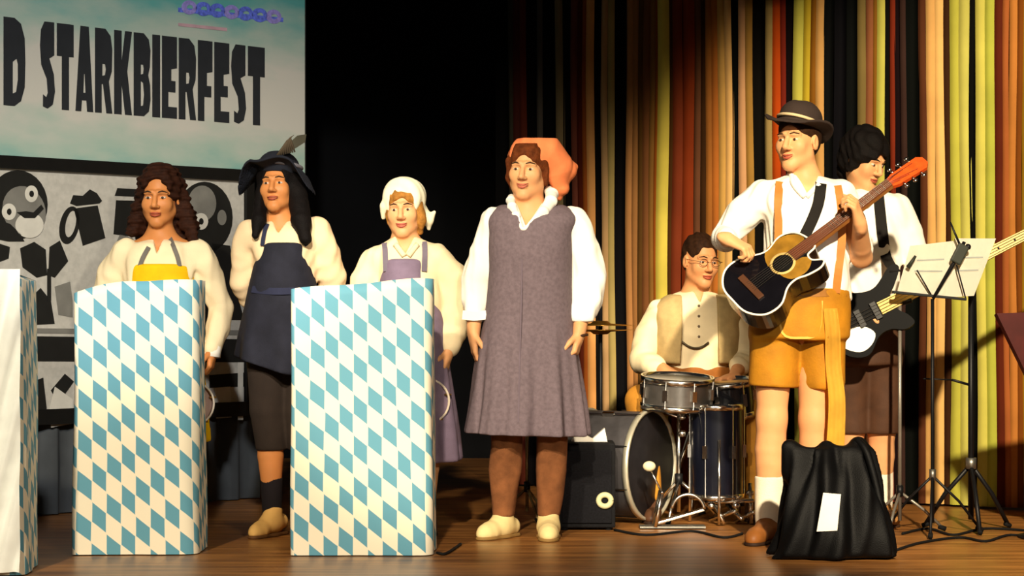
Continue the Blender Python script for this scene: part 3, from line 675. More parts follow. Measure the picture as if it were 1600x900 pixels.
a.cut((0, p.Y0 - 0.045, 0), (0, 1, 0)); a.link('apron', mat('yellow apron cloth', '#eebc08', 0.8, 0.10, 16, 0.25), p.e, 'bright yellow bib apron')
for pts in (((240, 372), (233, 386), (224, 402), (219, 416)), ((266, 372), (272, 386), (278, 402), (281, 416))):
    p.strap_on('apron_strap', g, pts, 0.020, mat('grey strap', '#6a655e', 0.8))
h = p.field(190, 325, 250, 400, -0.2, 0.25, 0.005)
p.hair_cap(h, 0.016, -0.07)
for sx, pts in ((-1, [(226, 290, .02), (218, 325, .03), (212, 350, .02), (206, 366, -.01)]), (1, [(276, 290, .02), (286, 325, .03), (294, 350, .02), (302, 368, -.01)])):
    q = [P(*t) for t in pts]; h.chain(q, [0.034, 0.042, 0.046, 0.026], 0.03)
    h.chain([P(250 + sx * 20, 330, .09), P(250 + sx * 26, 375, .09)], [0.06, 0.05], 0.03)
p.face_free(h, 0.092, 0.060)
h.ripple(0.012, (70, 110, 150), 5, 1.5); h.link('hair', mat('dark brown hair', '#2c150a', 0.75, 0.35, 40, 0.6, 190, spec=0.12), p.e)
W1 = p; W1_hand = wrr

# --- second woman: floppy dark hat, navy apron
p = Person('woman in floppy dark hat with long black hair and navy apron', 9.85, 435, SKIN3); P = p.P
f = p.field(345, 560, 235, 855, h=BH)
nk = P(437, 345, 0.01)
p.head(f, P(434, 291), -9, -6, -2, 0.98, neck=nk, nr=0.050)
shl, shr = P(392, 366), P(494, 362); pel = P(438, 535)
p.torso(f, shl, shr, pel, 0.145, nk=nk)
ell, wrl, elr, wrr = P(377, 440, 0.05), P(412, 496, 0.15), P(520, 440, 0.05), P(484, 500, 0.15)
p.arm(f, shl, ell, wrl); p.arm(f, shr, elr, wrr)
hand(f, wrl, (0.8, 0.1, -0.5), (0.1, 0.9, 0.1), 1, (20, 30, 25)); hand(f, wrr, (-.8, 0.15, -.5), (0.1, 0.9, 0), -1)
legs = ((421, 400), (474, 482))
for hx, tx in legs:
    p.leg(f, P(hx, 545), P(hx, 672), P(hx + 4, 795), V3(P(tx, 0).x, p.Y0 - 0.12, 0))
f.link('body', p.skin, p.e); p.features(lip='#9a4a38')
for hx, tx in legs:
    sk = p.field(hx - 40, hx + 45, 735, 815, h=0.006)
    sk.chain([P(hx + 3, 747, .01), P(hx + 4, 800)], [0.050, 0.043], 0.02); sk.cut(P(hx, 746), (0, 0, 1)); sk.link('sock', mat('dark sock', '#1a1518', 0.9), p.e)
    ank, toe = P(hx + 6, 0), V3(P(tx, 0).x, p.Y0 - 0.15, 0)
    o = p.shoe(ank, toe, mat('tan suede', '#d6a860', 0.75, 0.1), 0.125, 0.042, 'boot', 0.02, '#5a3a1c'); p.laces(o, ank, toe, mat('shoelace', '#b08a50', 0.8), 0.098)
g = p.field(340, 565, 330, 600, d1=0.36, h=0.007)
g.loft(p.rows([(345, 415, 462, .060, .01), (356, 396, 486, .085), (370, 388, 500, .105), (400, 392, 500, .125), (450, 400, 492, .115), (515, 396, 492, .115), (540, 400, 488, .11)]), 0.03)
g.chain([shl, P(382, 400, .01), P(376, 440, .04), P(384, 468, .08), P(410, 494, .14)], [0.062, 0.056, 0.056, 0.048, 0.036], 0.03)
g.chain([shr, P(510, 396, .01), P(518, 430, .03), P(510, 468, .08), P(486, 498, .14)], [0.064, 0.062, 0.062, 0.055, 0.040], 0.03)
g.ripple(0.010, (26, 39, 60), 8); g.ripple(0.0045, (85, 120, 150), 8 + 1, 0.5)
g.prism([P(420, 330), P(460, 330), P(438, 366)], p.Y0 - 0.3, p.Y0 - 0.01)
g.link('blouse', mat('peach cream blouse', '#e2c69c', 0.85, 0.06, 10, 0.25, 260), p.e)
a = p.field(345, 530, 370, 610, h=0.007)
a.loft(p.rows([(380, 405, 486, .142), (410, 398, 490, .156), (452, 388, 498, .158), (470, 384, 502, .158), (520, 374, 508, .16), (585, 364, 520, .19)]), 0.02, fold=lambda t, Z, X, Y: 0.012 * np.sin(8 * t + 1) * np.clip((1.02 - Z) / 0.3, 0, 1))
a.cut(P(365, 556), V3(-0.32, 0, -1)); a.cut((0, p.Y0 - 0.02, 0), (0, 1, 0))
ap = a.link('apron', mat('navy denim apron', '#1d1e28', 0.85, 0.22, 18, 0.35, 300), p.e, 'navy bib apron with slanted hem')
p.strap_on('apron_tie', a, ((394, 452), (420, 455), (450, 455), (480, 453)), 0.03, mat('navy tie', '#23263a', 0.85), 0.003)
for pts in (((418, 350), (413, 365), (410, 384)), ((458, 350), (468, 365), (480, 384))):
    p.strap_on('apron_strap', g, pts, 0.018, mat('navy tie', '#23263a', 0.85))
t = p.field(370, 510, 520, 710, h=0.007)
for hx in (421, 474):
    t.chain([P(hx, 535), P(hx - 2, 640), P(hx + 1, 700)], [0.10, 0.088, 0.066], 0.02)
t.ell(pel, (0.165, 0.12, 0.12), None, 0.03); t.ripple(0.006, (30, 45), 4); t.cut(P(420, 703), (0, 0, -1))
t.link('breeches', mat('dark brown trouser cloth', '#2a211b', 0.9, 0.15, 14, 0.2), p.e)
h = p.field(370, 510, 240, 385, -0.2, 0.25, 0.005)
p.hair_cap(h, 0.014, -0.07)
h.chain([P(412, 280, -.0), P(410, 320, -.05), P(408, 345, -.09), P(404, 368, -.12)], [0.028, 0.032, 0.032, 0.018], 0.03)
h.chain([P(461, 285, .0), P(469, 320, -.05), P(474, 345, -.10), P(482, 374, -.135)], [0.038, 0.046, 0.044, 0.026], 0.03)
h.chain([P(437, 310, .09), P(440, 360, .10)], [0.09, 0.08], 0.03)
p.face_free(h, 0.080, 0.058); h.ripple(0.003, (110, 160), 9)
h.link('hair', mat('black hair', '#0b0706', 0.75, 0.35, 40, 0.6, 190, spec=0.12), p.e)
b = p.field(360, 525, 205, 345, -0.36, 0.36, 0.005)
M = head_frame(-9, -7, 3)
hc = p.H(0, -0.015, 0.075)
def brim(X, Y, Z):
    l = [(X - hc.x) * M[0][i] + (Y - hc.y) * M[1][i] + (Z - hc.z) * M[2][i] for i in range(3)]
    q = np.sqrt((l[0] / 0.172) ** 2 + (l[1] / 0.185) ** 2); droop = 0.115 * np.clip((np.abs(l[0]) - 0.085) / 0.09, 0, 1.2) ** 1.6 - 0.02 * np.clip(l[1] / .18, 0, 1) + 0.012 * np.sin(np.arctan2(l[0], l[1]) * 5)
    return np.maximum((q - 1) * 0.172, np.abs(l[2] + droop) - 0.006)
b.put(hc - V3(.2, .2, .15), hc + V3(.2, .2, .15), brim, 0.006)
b.ell(p.H(0, -0.018, 0.085), (0.094, 0.106, 0.080), M, 0.02)
b.ell(p.H(0, 0.0, 0.200), (0.05, 0.07, 0.03), M, 0.02, 'd')
b.ell(p.H(0, -0.01, 0.02), (0.088, 0.104, 0.06), M, 0.01, 'd')
hat = b.link('hat', mat('dark felt hat', '#1d1f27', 0.95, 0.2, 12, 0.2), p.e, 'dark floppy felt hat with drooping brim')
bm = bmesh.new(); add_tube(bm, [hc + M @ V3(0.100 * math.cos(x), 0.110 * math.sin(x), 0.018) for x in np.linspace(0, 2 * math.pi, 33)], 0.009, 8, False)
link('hat_band', bm_mesh(bm, 'hat_band'), mat('grey hat band', '#77747a', 0.8), hat)
bm = bmesh.new(); q0 = P(436, 246, -.10)
for i in range(9):
    add_tube(bm, [q0 + V3(.03, 0, .006) * i / 3, P(444 + i * 1.6, 236 - i * 2.2, -.105), P(452 + i * 1.4, 222 - i * 1.0, -.11)], [0.004, 0.006, 0.001], 6)
link('feather', bm_mesh(bm, 'feather'), mat('brown feather', '#4c4030', 0.8), hat)

# --- third woman: cream kerchief, lilac apron, behind the right lectern
p = Person('short woman in cream kerchief with blonde fringe and lilac apron', 9.95, 638, SKIN2); P = p.P
f = p.field(545, 760, 270, 860, h=BH)
nk = P(633, 378, 0.01)
p.head(f, P(631, 328), -6, 3, -2, 0.99, neck=nk, nr=0.050, smile=1)
shl, shr = P(588, 404), P(684, 404); pel = P(640, 560)
p.torso(f, shl, shr, pel, 0.155, nk=nk)
ell, wrl, elr, wrr = P(573, 490, 0.03), P(590, 560, -0.12), P(712, 487, 0.04), P(702, 545, -0.05)
p.arm(f, shl, ell, wrl); p.arm(f, shr, elr, wrr)
hand(f, wrl, (0.2, -0.2, -1), (0.9, 0.1, 0), 1, (20, 30, 25)); hand(f, wrr, (-0.20, -0.12, -1), (-0.85, 0.2, 0.1), -1, (30, 42, 30), 1.0)
for hx, tx in ((612, 600), (666, 674)):
    p.leg(f, P(hx, 575), P(hx, 695), P(hx, 802), V3(P(tx, 0).x, p.Y0 - 0.14, 0))
    p.shoe(P(hx, 0), V3(P(tx, 0).x, p.Y0 - 0.16, 0), mat('brown leather', '#4a3020', 0.5), 0.09)
f.link('body', p.skin, p.e); p.features(lip='#b85a4c')
g = p.field(545, 765, 355, 640, h=0.007)
g.loft(p.rows([(370, 614, 654, .056, .01), (384, 596, 674, .085), (400, 582, 692, .105), (440, 588, 690, .130), (500, 590, 690, .125), (560, 584, 696, .14), (610, 580, 700, .15)]), 0.03)
g.chain([shl, P(572, 440, .01), P(566, 490, .03), P(576, 530, -.05), wrl], [0.060, 0.072, 0.074, 0.060, 0.040], 0.03)
g.chain([shr, P(707, 432, .01), P(711, 475, .03), P(710, 515, 0), P(703, 540, -.04)], [0.062, 0.074, 0.076, 0.062, 0.044], 0.03)
g.ripple(0.010, (26, 40, 61), 12); g.ripple(0.0045, (85, 120, 150), 12 + 1, 0.5)
g.prism([P(612, 355), P(655, 355), P(634, 400)], p.Y0 - 0.3, p.Y0 - 0.01)
bl = g.link('blouse', CREAM, p.e)
for pts in (((612, 368), (618, 382), (632, 400)), ((656, 368), (652, 382), (638, 400))):
    q = [x for x in (g.front(x, y, .004) for x, y in pts) if x]
    if len(q) > 1: tube('collar', smooth_path(q, 4), 0.013, CREAM, bl, 8)
a = p.field(550, 740, 395, 745, h=0.007)
a.loft(p.rows([(405, 598, 666, .138), (440, 592, 674, .146), (490, 588, 692, .146), (560, 578, 700, .165), (680, 566, 716, .21), (720, 562, 720, .22)]), 0.02, fold=lambda t, Z, X, Y: 0.012 * np.sin(10 * t) * np.clip((0.95 - Z) / 0.5, 0, 1))
a.prism([P(540, 395), P(594, 395), P(590, 470), P(540, 470)], p.Y0 - .4, p.Y0 + .3); a.prism([P(669, 395), P(740, 395), P(740, 470), P(676, 470)], p.Y0 - .4, p.Y0 + .3)
a.link('apron', mat('lilac apron cloth', '#7c6c80', 0.85, 0.12, 18, 0.3, 300), p.e, 'lilac grey bib apron')
for pts in (((601, 380), (602, 394), (603, 424)), ((663, 378), (664, 394), (663, 424))):
    p.strap_on('apron_strap', g, pts, 0.024, mat('lilac strap', '#6d6470', 0.85))
h = p.field(590, 680, 285, 385, -0.2, 0.2, 0.004)
p.hair_cap(h, 0.008, -0.06)
h.chain([p.H(-0.066, 0.02, 0.02), P(656, 345, -.02), P(656, 362, .0)], [0.026, 0.026, 0.016], 0.02); h.chain([p.H(0.066, 0.02, 0.02), p.H(0.066, 0.01, -0.06)], [0.020, 0.012], 0.02)
p.face_free(h, 0.058, 0.056)
h.ripple(0.006, (90, 140, 200), 14); h.link('hair', mat('blonde hair', '#96652a', 0.75, 0.35, 50, 0.6, 190, spec=0.12), p.e)
k = p.field(585, 695, 270, 370, -0.2, 0.25, 0.004)
k.ell(p.H(0, -0.030, 0.052), (0.098, 0.116, 0.100), p.hM, 0.02); k.ell(p.H(0, -0.06, -0.02), (0.086, 0.075, 0.07), p.hM, 0.03)
k.chain([p.H(0.085, 0.01, 0.02), p.H(0.096, -0.01, -0.03)], [0.018, 0.012], 0.02)
k.chain([p.H(-0.075, -0.05, -0.02), P(669, 343, .04), P(678, 331, .05)], [0.035, 0.022, 0.010], 0.02); k.chain([P(667, 340, .04), P(669, 356, .05)], [0.024, 0.012], 0.02)
k.ell(p.H(0, 0.090, -0.03), (0.075, 0.088, 0.112), p.hM, 0.008, 'd'); k.ell(p.H(0, -0.02, 0.035), (0.082, 0.100, 0.085), p.hM, 0.005, 'd')
k.ripple(0.006, (45, 80, 120), 15); k.link('headscarf', mat('cream kerchief cloth', '#e9e2c2', 0.85, 0.06, 14, 0.2), p.e, 'cream kerchief knotted behind')
W3 = p; W3_hand = wrr

# --- fourth woman: coral headscarf, long mauve pinafore
p = Person('stout woman in coral headscarf, white shirt and long mauve grey pinafore', 9.78, 825, SKIN2); P = p.P
f = p.field(705, 960, 215, 850, h=BH)
nk = P(826, 326, 0.01)
p.head(f, P(825, 266), -14, 2, 2, 1.06, neck=nk, nr=0.062, smile=1.5)
shl, shr = P(772, 348), P(892, 345); pel = P(826, 520)
p.torso(f, shl, shr, pel, 0.165, 0.105, nk=nk)
ell, wrl, elr, wrr = P(745, 440, 0.04), P(740, 520, -0.02), P(917, 440, 0.05), P(904, 520, -0.06)
p.arm(f, shl, ell, wrl, (0.05, 0.044, 0.040, 0.028)); p.arm(f, shr, elr, wrr, (0.05, 0.044, 0.040, 0.028))
hand(f, wrl, (0.05, -0.10, -1), (0.9, 0.15, 0), 1, (14, 24, 20), 1.02, 0.029); hand(f, wrr, (-0.18, -0.16, -1), (-0.95, 0.2, 0), -1, (45, 60, 40), 1.02, 0.029)
for hx, ax_, tx, ty in ((792, 787, 752, -0.14), (862, 857, 856, -0.21)):
    p.leg(f, P(hx, 540), P(hx - 2, 672), P(ax_, 785), V3(P(tx, 0).x, p.Y0 + ty, 0), (0.085, 0.060, 0.056, 0.042))
f.link('body', p.skin, p.e); p.features(lip='#b4604c')
for hx, ax_, tx, ty in ((792, 787, 752, -0.14), (862, 857, 856, -0.21)):
    ank, toe = P(ax_, 0), V3(P(tx, 0).x, p.Y0 + ty, 0)
    o = p.shoe(ank, toe, mat('cream canvas shoe', '#e6cf92', 0.7, 0.08), 0.10, 0.048, 'shoe', 0.006, '#8a6a3a'); p.laces(o, ank, toe, mat('cream lace', '#f0e2b8', 0.8), 0.095)
    t = p.field(hx - 40, hx + 45, 640, 815, h=0.006)
    t.chain([P(hx, 660), P((hx + ax_) / 2, 735, .012), P(ax_, 803)], [0.070, 0.066, 0.054], 0.02); t.ripple(0.007, (40, 70), hx); t.cut(P(hx, 806), (0, 0, -1)); t.cut(P(hx, 650), (0, 0, 1))
    t.link('stocking', mat('brown stocking knit', '#7a4c2c', 0.95, 0.25, 20, 0.4, 200), p.e)
g = p.field(705, 960, 300, 600, h=0.0065)
g.loft(p.rows([(316, 800, 856, .066, .01), (328, 782, 882, .09), (342, 766, 900, .115), (380, 768, 892, .140), (440, 772, 886, .140), (520, 765, 890, .15)]), 0.03)
g.chain([shl, P(757, 395, .02), P(746, 440, .04), P(742, 472, .02), P(741, 494, 0)], [0.066, 0.070, 0.066, 0.058, 0.046], 0.03)
g.chain([shr, P(910, 390, .03), P(917, 435, .05), P(915, 470, .02), P(908, 495, -.03)], [0.070, 0.080, 0.084, 0.078, 0.060], 0.03)
g.ripple(0.010, (24, 37, 58), 21); g.ripple(0.0045, (85, 120, 150), 21 + 1, 0.5); g.cut(P(825, 503), (0, 0, -1))
g.prism([P(800, 300), P(858, 300), P(822, 356)], p.Y0 - 0.3, p.Y0 - 0.015)
bl = g.link('shirt', WHITE, p.e)
ribbon('cuff', [P(723, 492, -.05), P(741, 494, -.052), P(760, 492, -.05)], 0.04, 0.012, (0, -1, 0), WHITE, bl)
a = p.field(715, 930, 305, 690, -0.35, 0.3, 0.0065)
a.loft(p.rows([(320, 780, 884, .096, .01), (334, 766, 900, .136), (370, 763, 896, .170), (430, 762, 893, .168), (490, 756, 896, .165), (560, 743, 904, .185), (630, 734, 912, .205), (682, 726, 916, .22)]), 0.02,
       fold=lambda t, Z, X, Y: (0.013 * np.sin(11 * t + 0.8) + 0.006 * np.sin(23 * t)) * np.clip((0.95 - Z) / 0.5, 0, 1))
a.prism([P(798, 300), P(866, 300), P(816, 362)], p.Y0 - 0.35, p.Y0 + 0.0)
a.ripple(0.004, (22, 35), 23)
a.cut(P(825, 678), V3(-.03, 0, -1))
hol = p.field(715, 930, 305, 690, -0.35, 0.3, 0.0065); hol.loft(p.rows([(600, 766, 884, .15), (640, 756, 892, .165), (700, 750, 896, .18)]), 0.02); a.minus(hol)
dr = a.link('pinafore', mat('mauve grey pinafore cloth', '#706268', 0.9, 0.16, 60, 0.5, 330), p.e, 'long mauve grey sleeveless pinafore')
for pts in (((816, 364), (815, 450), (812, 560), (810, 660)),):
    p.strap_on('front_seam', a, pts, 0.006, mat('mauve seam', '#6c5f68', 0.9), 0.002, parent=dr, thick=.003)
cl = p.field(780, 890, 285, 375, -0.3, 0.2, 0.004)
cl.chain([P(799, 308, .03), P(798, 314, -.03), P(800, 324, -.085), P(806, 338, -.125), P(815, 360, -.165)], [0.017, 0.019, 0.019, 0.017, 0.007], 0.02, flat=((0, 1, .4), .45))
cl.chain([P(858, 298, .03), P(862, 304, -.03), P(860, 316, -.085), P(848, 334, -.13), P(820, 360, -.165)], [0.024, 0.027, 0.027, 0.024, 0.008], 0.02, flat=((0, 1, .4), .45))
cl.link('collar', WHITE, bl)
tube('watch', [V3(wrr.x + .036 * math.cos(x), wrr.y + .030 * math.sin(x), wrr.z - .012 + .004 * math.cos(x)) for x in np.linspace(0, 6.283, 21)], 0.006, mat('watch strap', '#3a2418', 0.5), p.e, 8, 'dark wrist watch')
h = p.field(780, 890, 225, 330, -0.2, 0.2, 0.004)
p.hair_cap(h, 0.008, -0.06); h.chain([p.H(0.070, 0.025, 0.03), p.H(0.073, 0.02, -0.03), p.H(0.066, 0.01, -0.075)], [0.020, 0.020, 0.010], 0.02)
h.chain([p.H(-0.072, 0.015, 0.03), p.H(-0.076, 0.005, -0.05)], [0.020, 0.016], 0.02)
p.face_free(h, 0.064, 0.058); h.ripple(0.005, (90, 140, 190), 24, .8); h.link('hair', mat('chestnut hair', '#5c2c10', 0.75, 0.35, 50, 0.6, 190, spec=0.12), p.e)
k = p.field(785, 925, 215, 325, -0.2, 0.3, 0.004)
k.ell(p.H(0, -0.035, 0.055), (0.098, 0.118, 0.098), p.hM, 0.02)
k.chain([P(850, 240, .03), P(872, 258, .06), P(886, 264, .08)], [0.085, 0.070, 0.05], 0.03); k.chain([P(880, 258, .08), P(900, 258, .09)], [0.04, 0.012], 0.02)
k.chain([P(870, 270, .06), P(876, 292, .07), P(874, 306, .08)], [0.060, 0.040, 0.018], 0.03)
k.ell(p.H(0.012, 0.095, -0.02), (0.090, 0.095, 0.110), p.hM, 0.008, 'd'); k.ell(p.H(0, -0.02, 0.035), (0.083, 0.100, 0.086), p.hM, 0.005, 'd')
k.ripple(0.007, (40, 70, 110), 25); k.link('headscarf', mat('coral kerchief cloth', '#ec8450', 0.8, 0.10, 14, 0.2), p.e, 'coral headscarf tied at the nape')

# --- the drummer, seated
p = Person('man with glasses and beige waistcoat seated at the drums', 10.95, 1090, SKIN); P = p.P
f = p.field(940, 1215, 355, 850, -0.75, 0.3, h=BH)
nk = P(1088, 458, 0.02)
p.head(f, P(1094, 408, -0.02), 22, 6, 3, 1.02, True, neck=nk, nr=0.056)
shl, shr = P(1032, 486), P(1140, 488); pel = P(1090, 610, 0.08)
p.torso(f, shl, shr, pel, 0.155, nk=nk)
ell, wrl, elr, wrr = P(1003, 562, -0.02), P(1052, 586, -0.27), P(1163, 560, -0.02), P(1136, 588, -0.27)
p.arm(f, shl, ell, wrl); p.arm(f, shr, elr, wrr)
hand(f, wrl, (0.85, -0.5, -0.15), (-0.1, -0.2, -0.95), -1, (40, 55, 40)); hand(f, wrr, (-0.85, -0.5, -0.1), (0.1, -0.2, -0.95), 1, (40, 55, 40))
lg = ((1062, 996, 1010, 1006), (1118, 1166, 1164, 1162))
for hx, kx, ax_, tx in lg:
    kn = P(kx, 640 if kx > 1100 else 622, -0.36); an = V3(P(ax_, 0).x, p.Y0 - 0.42, 0.10)
    p.leg(f, P(hx, 612, 0.03), kn, an, V3(P(tx, 0).x, p.Y0 - 0.58, 0), (0.08, 0.06, 0.055, 0.036))
    t = p.field(940, 1215, 590, 830, -0.75, 0.3, 0.007); t.chain([P(hx, 612, 0.03), kn], [0.095, 0.072], 0.03); t.chain([kn, kn.lerp(an, .4) + V3(0, .02, 0), an + V3(0, 0, .02)], [0.072, 0.070, 0.052], 0.02)
    t.ripple(0.006, (35, 55), hx); t.link('trouser_leg', mat('ochre suede trousers', '#b07828', 0.85, 0.18, 14, 0.3), p.e)
    p.shoe(V3(an.x, an.y, 0), V3(P(tx, 0).x, p.Y0 - 0.60, 0), mat('brown leather', '#4a3020', 0.5), 0.10)
f.link('body', p.skin, p.e); p.features(glasses=True, brow='#3a2414')
g = p.field(960, 1200, 435, 640, -0.45, 0.3, h=0.0065)
g.loft(p.rows([(454, 1064, 1110, .06, .02), (464, 1046, 1130, .085), (480, 1028, 1146, .105), (520, 1036, 1142, .125), (570, 1040, 1142, .125, .03), (610, 1036, 1146, .13, .06)]), 0.03)
g.chain([shl, P(1014, 525, 0), ell, P(1022, 573, -.13)], [0.060, 0.068, 0.062, 0.050], 0.03); g.chain([shr, P(1154, 522, 0), elr, P(1152, 572, -.13)], [0.060, 0.066, 0.060, 0.050], 0.03)
g.ripple(0.009, (27, 42, 60), 31); g.ripple(0.0045, (85, 120, 150), 31 + 1, 0.5); g.prism([P(1076, 440), P(1104, 440), P(1091, 474)], p.Y0 - .3, p.Y0 - .01)
sh = g.link('shirt', CREAM, p.e)
a = p.field(1000, 1180, 445, 610, -0.35, 0.3, 0.0065)
a.loft(p.rows([(460, 1042, 1134, .098), (474, 1024, 1154, .124), (510, 1022, 1158, .152), (568, 1024, 1160, .155, .03)]), 0.02)
a.prism([P(1066, 440), P(1116, 440), P(1118, 500), P(1124, 620), P(1058, 620), P(1062, 500)], p.Y0 - .4, p.Y0 - .01); a.ripple(0.003, (30, 50), 33)
a.link('waistcoat', mat('beige waistcoat cloth', '#b09868', 0.85, 0.15, 18, 0.3), p.e, 'beige waistcoat')
for y in (478, 494, 510, 526):
    q = g.front(1092, y, .003)
    if q: ball('button', q, 0.007, mat('horn button', '#6a5a48', 0.4), sh, seg=8)
q = [x for x in (g.front(x, y, .012) for x, y in ((1064, 533), (1075, 541), (1086, 544), (1097, 542), (1107, 535))) if x]
if len(q) > 1: tube('watch_chain', smooth_path(q, 4), 0.006, mat('dark chain', '#4a4030', 0.4, metal=0.6), p.e, 6)
t = p.field(1010, 1180, 565, 665, -0.3, 0.35, 0.007); t.loft(p.rows([(572, 1034, 1150, .135, .04), (600, 1030, 1152, .15, .06), (650, 1034, 1148, .16, .08)]), 0.02); t.link('breeches_waist', mat('brown leather breeches', '#8a5420', 0.75, 0.15), p.e)
h = p.field(1040, 1150, 360, 445, -0.25, 0.2, 0.004)
p.hair_cap(h, 0.004, -0.03); p.face_free(h, 0.080, 0.066)
for sx in (-1, 1): h.ell(p.H(sx * 0.082, 0.0, -0.012), (0.02, 0.026, 0.036), p.hM, 0.006, 'd')
h.ripple(0.004, (120, 190), 35); h.link('hair', mat('short brown hair', '#2e1a0c', 0.75, 0.35, 60, 0.6, 190, spec=0.12), p.e)
DR = p; DRW = (wrl, wrr)

# --- the bass player, half hidden behind the guitarist
p = Person('dark haired bass player in white shirt and dark shorts', 10.38, 1352, SKIN2); P = p.P
f = p.field(1255, 1480, 190, 830, -0.5, 0.3, h=BH)
nk = P(1348, 300, 0.01)
p.head(f, P(1350, 250, -0.02), 42, 20, 4, 1.02, True, neck=nk, nr=0.054)
shl, shr = P(1302, 322), P(1398, 322); pel = P(1354, 520)
p.torso(f, shl, shr, pel, 0.15, nk=nk)
ell, wrl, elr, wrr = P(1296, 440, 0.02), P(1332, 484, -0.31), P(1432, 408, 0.0), P(1452, 444, -0.235)
p.arm(f, shl, ell, wrl); p.arm(f, shr, elr, wrr)
hand(f, wrl, (0.75, -0.35, -0.35), (0.2, 0.8, -0.5), -1, (25, 35, 30)); hand(f, wrr, (0.40, -0.35, 0.55), (-0.4, 0.6, 0.55), -1, (45, 60, 40))
lgs = ((1330, 1326, 1322), (1378, 1377, 1388))
for hx, ax_, tx in lgs:
    p.leg(f, P(hx, 540), P(hx, 672), P(ax_, 795), V3(P(tx, 0).x, p.Y0 - 0.16, 0), (0.085, 0.062, 0.062, 0.038))
f.link('body', p.skin, p.e); p.features(brow='#1a1008')
for hx, ax_, tx in lgs:
    t = p.field(hx - 50, hx + 55, 725, 825, -0.3, 0.2, 0.006); t.chain([P(hx, 736, .012), P(ax_, 800)], [0.058, 0.048], 0.02); t.cut(P(hx, 735), (0, 0, 1)); t.ripple(.003, (50,), 2); t.link('sock', mat('white knit sock', '#f0e6d0', 0.95, 0.05, 20, 0.4, 200), p.e)
    ank, toe = P(ax_, 0), V3(P(tx, 0).x, p.Y0 - 0.17, 0); o = p.shoe(ank, toe, mat('tan leather shoe', '#9a6a38', 0.55, 0.1), 0.09, 0.044, 'shoe', 0.006, '#3a2414'); p.laces(o, ank, toe, mat('shoelace', '#b08a50', 0.8), .088)
g = p.field(1250, 1490, 280, 540, -0.4, 0.3, h=0.0065)
g.loft(p.rows([(296, 1324, 1372, .06, .01), (306, 1304, 1398, .088), (322, 1296, 1408, .11), (380, 1304, 1404, .135), (450, 1306, 1404, .13), (510, 1304, 1406, .13)]), 0.03)
g.chain([shl, P(1290, 380, .01), ell, P(1306, 462, -.14)], [0.062, 0.070, 0.064, 0.052], 0.03); g.chain([shr, P(1418, 365, .0), elr, P(1444, 428, -.12)], [0.064, 0.072, 0.066, 0.054], 0.03)
g.ripple(0.010, (26, 41, 60), 41); g.ripple(0.0045, (85, 120, 150), 41 + 1, 0.5); bl = g.link('shirt', WHITE, p.e)
q = [x for x in (g.front(x, y, .006) for x, y in ((1332, 300), (1342, 312), (1352, 322), (1362, 312), (1370, 298))) if x]
if len(q) > 1: tube('collar', smooth_path(q, 4), 0.014, WHITE, bl, 8)
t = p.field(1280, 1430, 490, 690, -0.3, 0.3, 0.007); t.loft(p.rows([(496, 1304, 1404, .13), (530, 1300, 1408, .14), (570, 1298, 1410, .145)]), 0.03)
for hx in (1330, 1378): t.chain([P(hx, 560), P(hx, 668)], [0.098, 0.088], 0.02)
t.ripple(0.006, (30, 48), 43); t.cut(P(1350, 677), (0, 0, -1)); t.link('shorts', mat('dark brown leather shorts', '#4a3020', 0.7, 0.2, 14, 0.2), p.e)
h = p.field(1295, 1400, 190, 300, -0.25, 0.25, 0.004)
p.hair_cap(h, 0.020, -0.05); h.chain([p.H(0.074, 0.03, 0.03), p.H(0.078, 0.0, -0.04)], [0.028, 0.02], .02); h.chain([p.H(0, -0.06, 0.03), p.H(0, -.075, -.075)], [0.08, 0.05], .02)
p.face_free(h, 0.060, 0.060); h.ripple(0.008, (80, 120, 190), 45, 1.0); h.link('hair', mat('black hair', '#0b0706', 0.75, 0.35, 40, 0.6, 190, spec=0.12), p.e)
BS = p; BSshirt = g

# --- the guitarist in front
p = Person('man in dark hat and ochre leather shorts playing the black guitar', 9.62, 1246, SKIN2); P = p.P
f = p.field(1085, 1390, 150, 865, -0.55, 0.3, h=BH)
nk = P(1258, 280, 0.01)
p.head(f, P(1246, 221), -34, 0, 0, 1.06, True, neck=nk, nr=0.060, smile=1)
shl, shr = P(1190, 306), P(1314, 304); pel = P(1250, 495)
p.torso(f, shl, shr, pel, 0.155, 0.10, nk=nk)
ell, wrl, elr, wrr = P(1132, 372, 0.02), P(1130, 377, -0.215), P(1345, 402, -0.02), P(1330, 352, -0.235)
p.arm(f, shl, ell, wrl, (0.05, 0.044, 0.040, 0.029)); p.arm(f, shr, elr, wrr, (0.05, 0.044, 0.040, 0.029))
hand(f, wrl, (0.80, -0.30, -0.40), (-0.3, 0.35, -0.8), 1, (38, 55, 40), 1.05, 0.03); hand(f, wrr, (-0.25, -0.32, 0.75), (-0.8, 0.35, -0.1), -1, (35, 60, 45), 1.05, 0.03)
lgs = ((1210, 1206, 1201, 1166, -0.20), (1276, 1272, 1276, 1290, -0.15))
for hx, kx, ax_, tx, ty in lgs:
    p.leg(f, P(hx, 520), P(kx, 655), P(ax_, 800), V3(P(tx, 0).x, p.Y0 + ty, 0), (0.088, 0.068, 0.068, 0.044))
f.link('body', p.skin, p.e); p.features(brow='#4a3018')
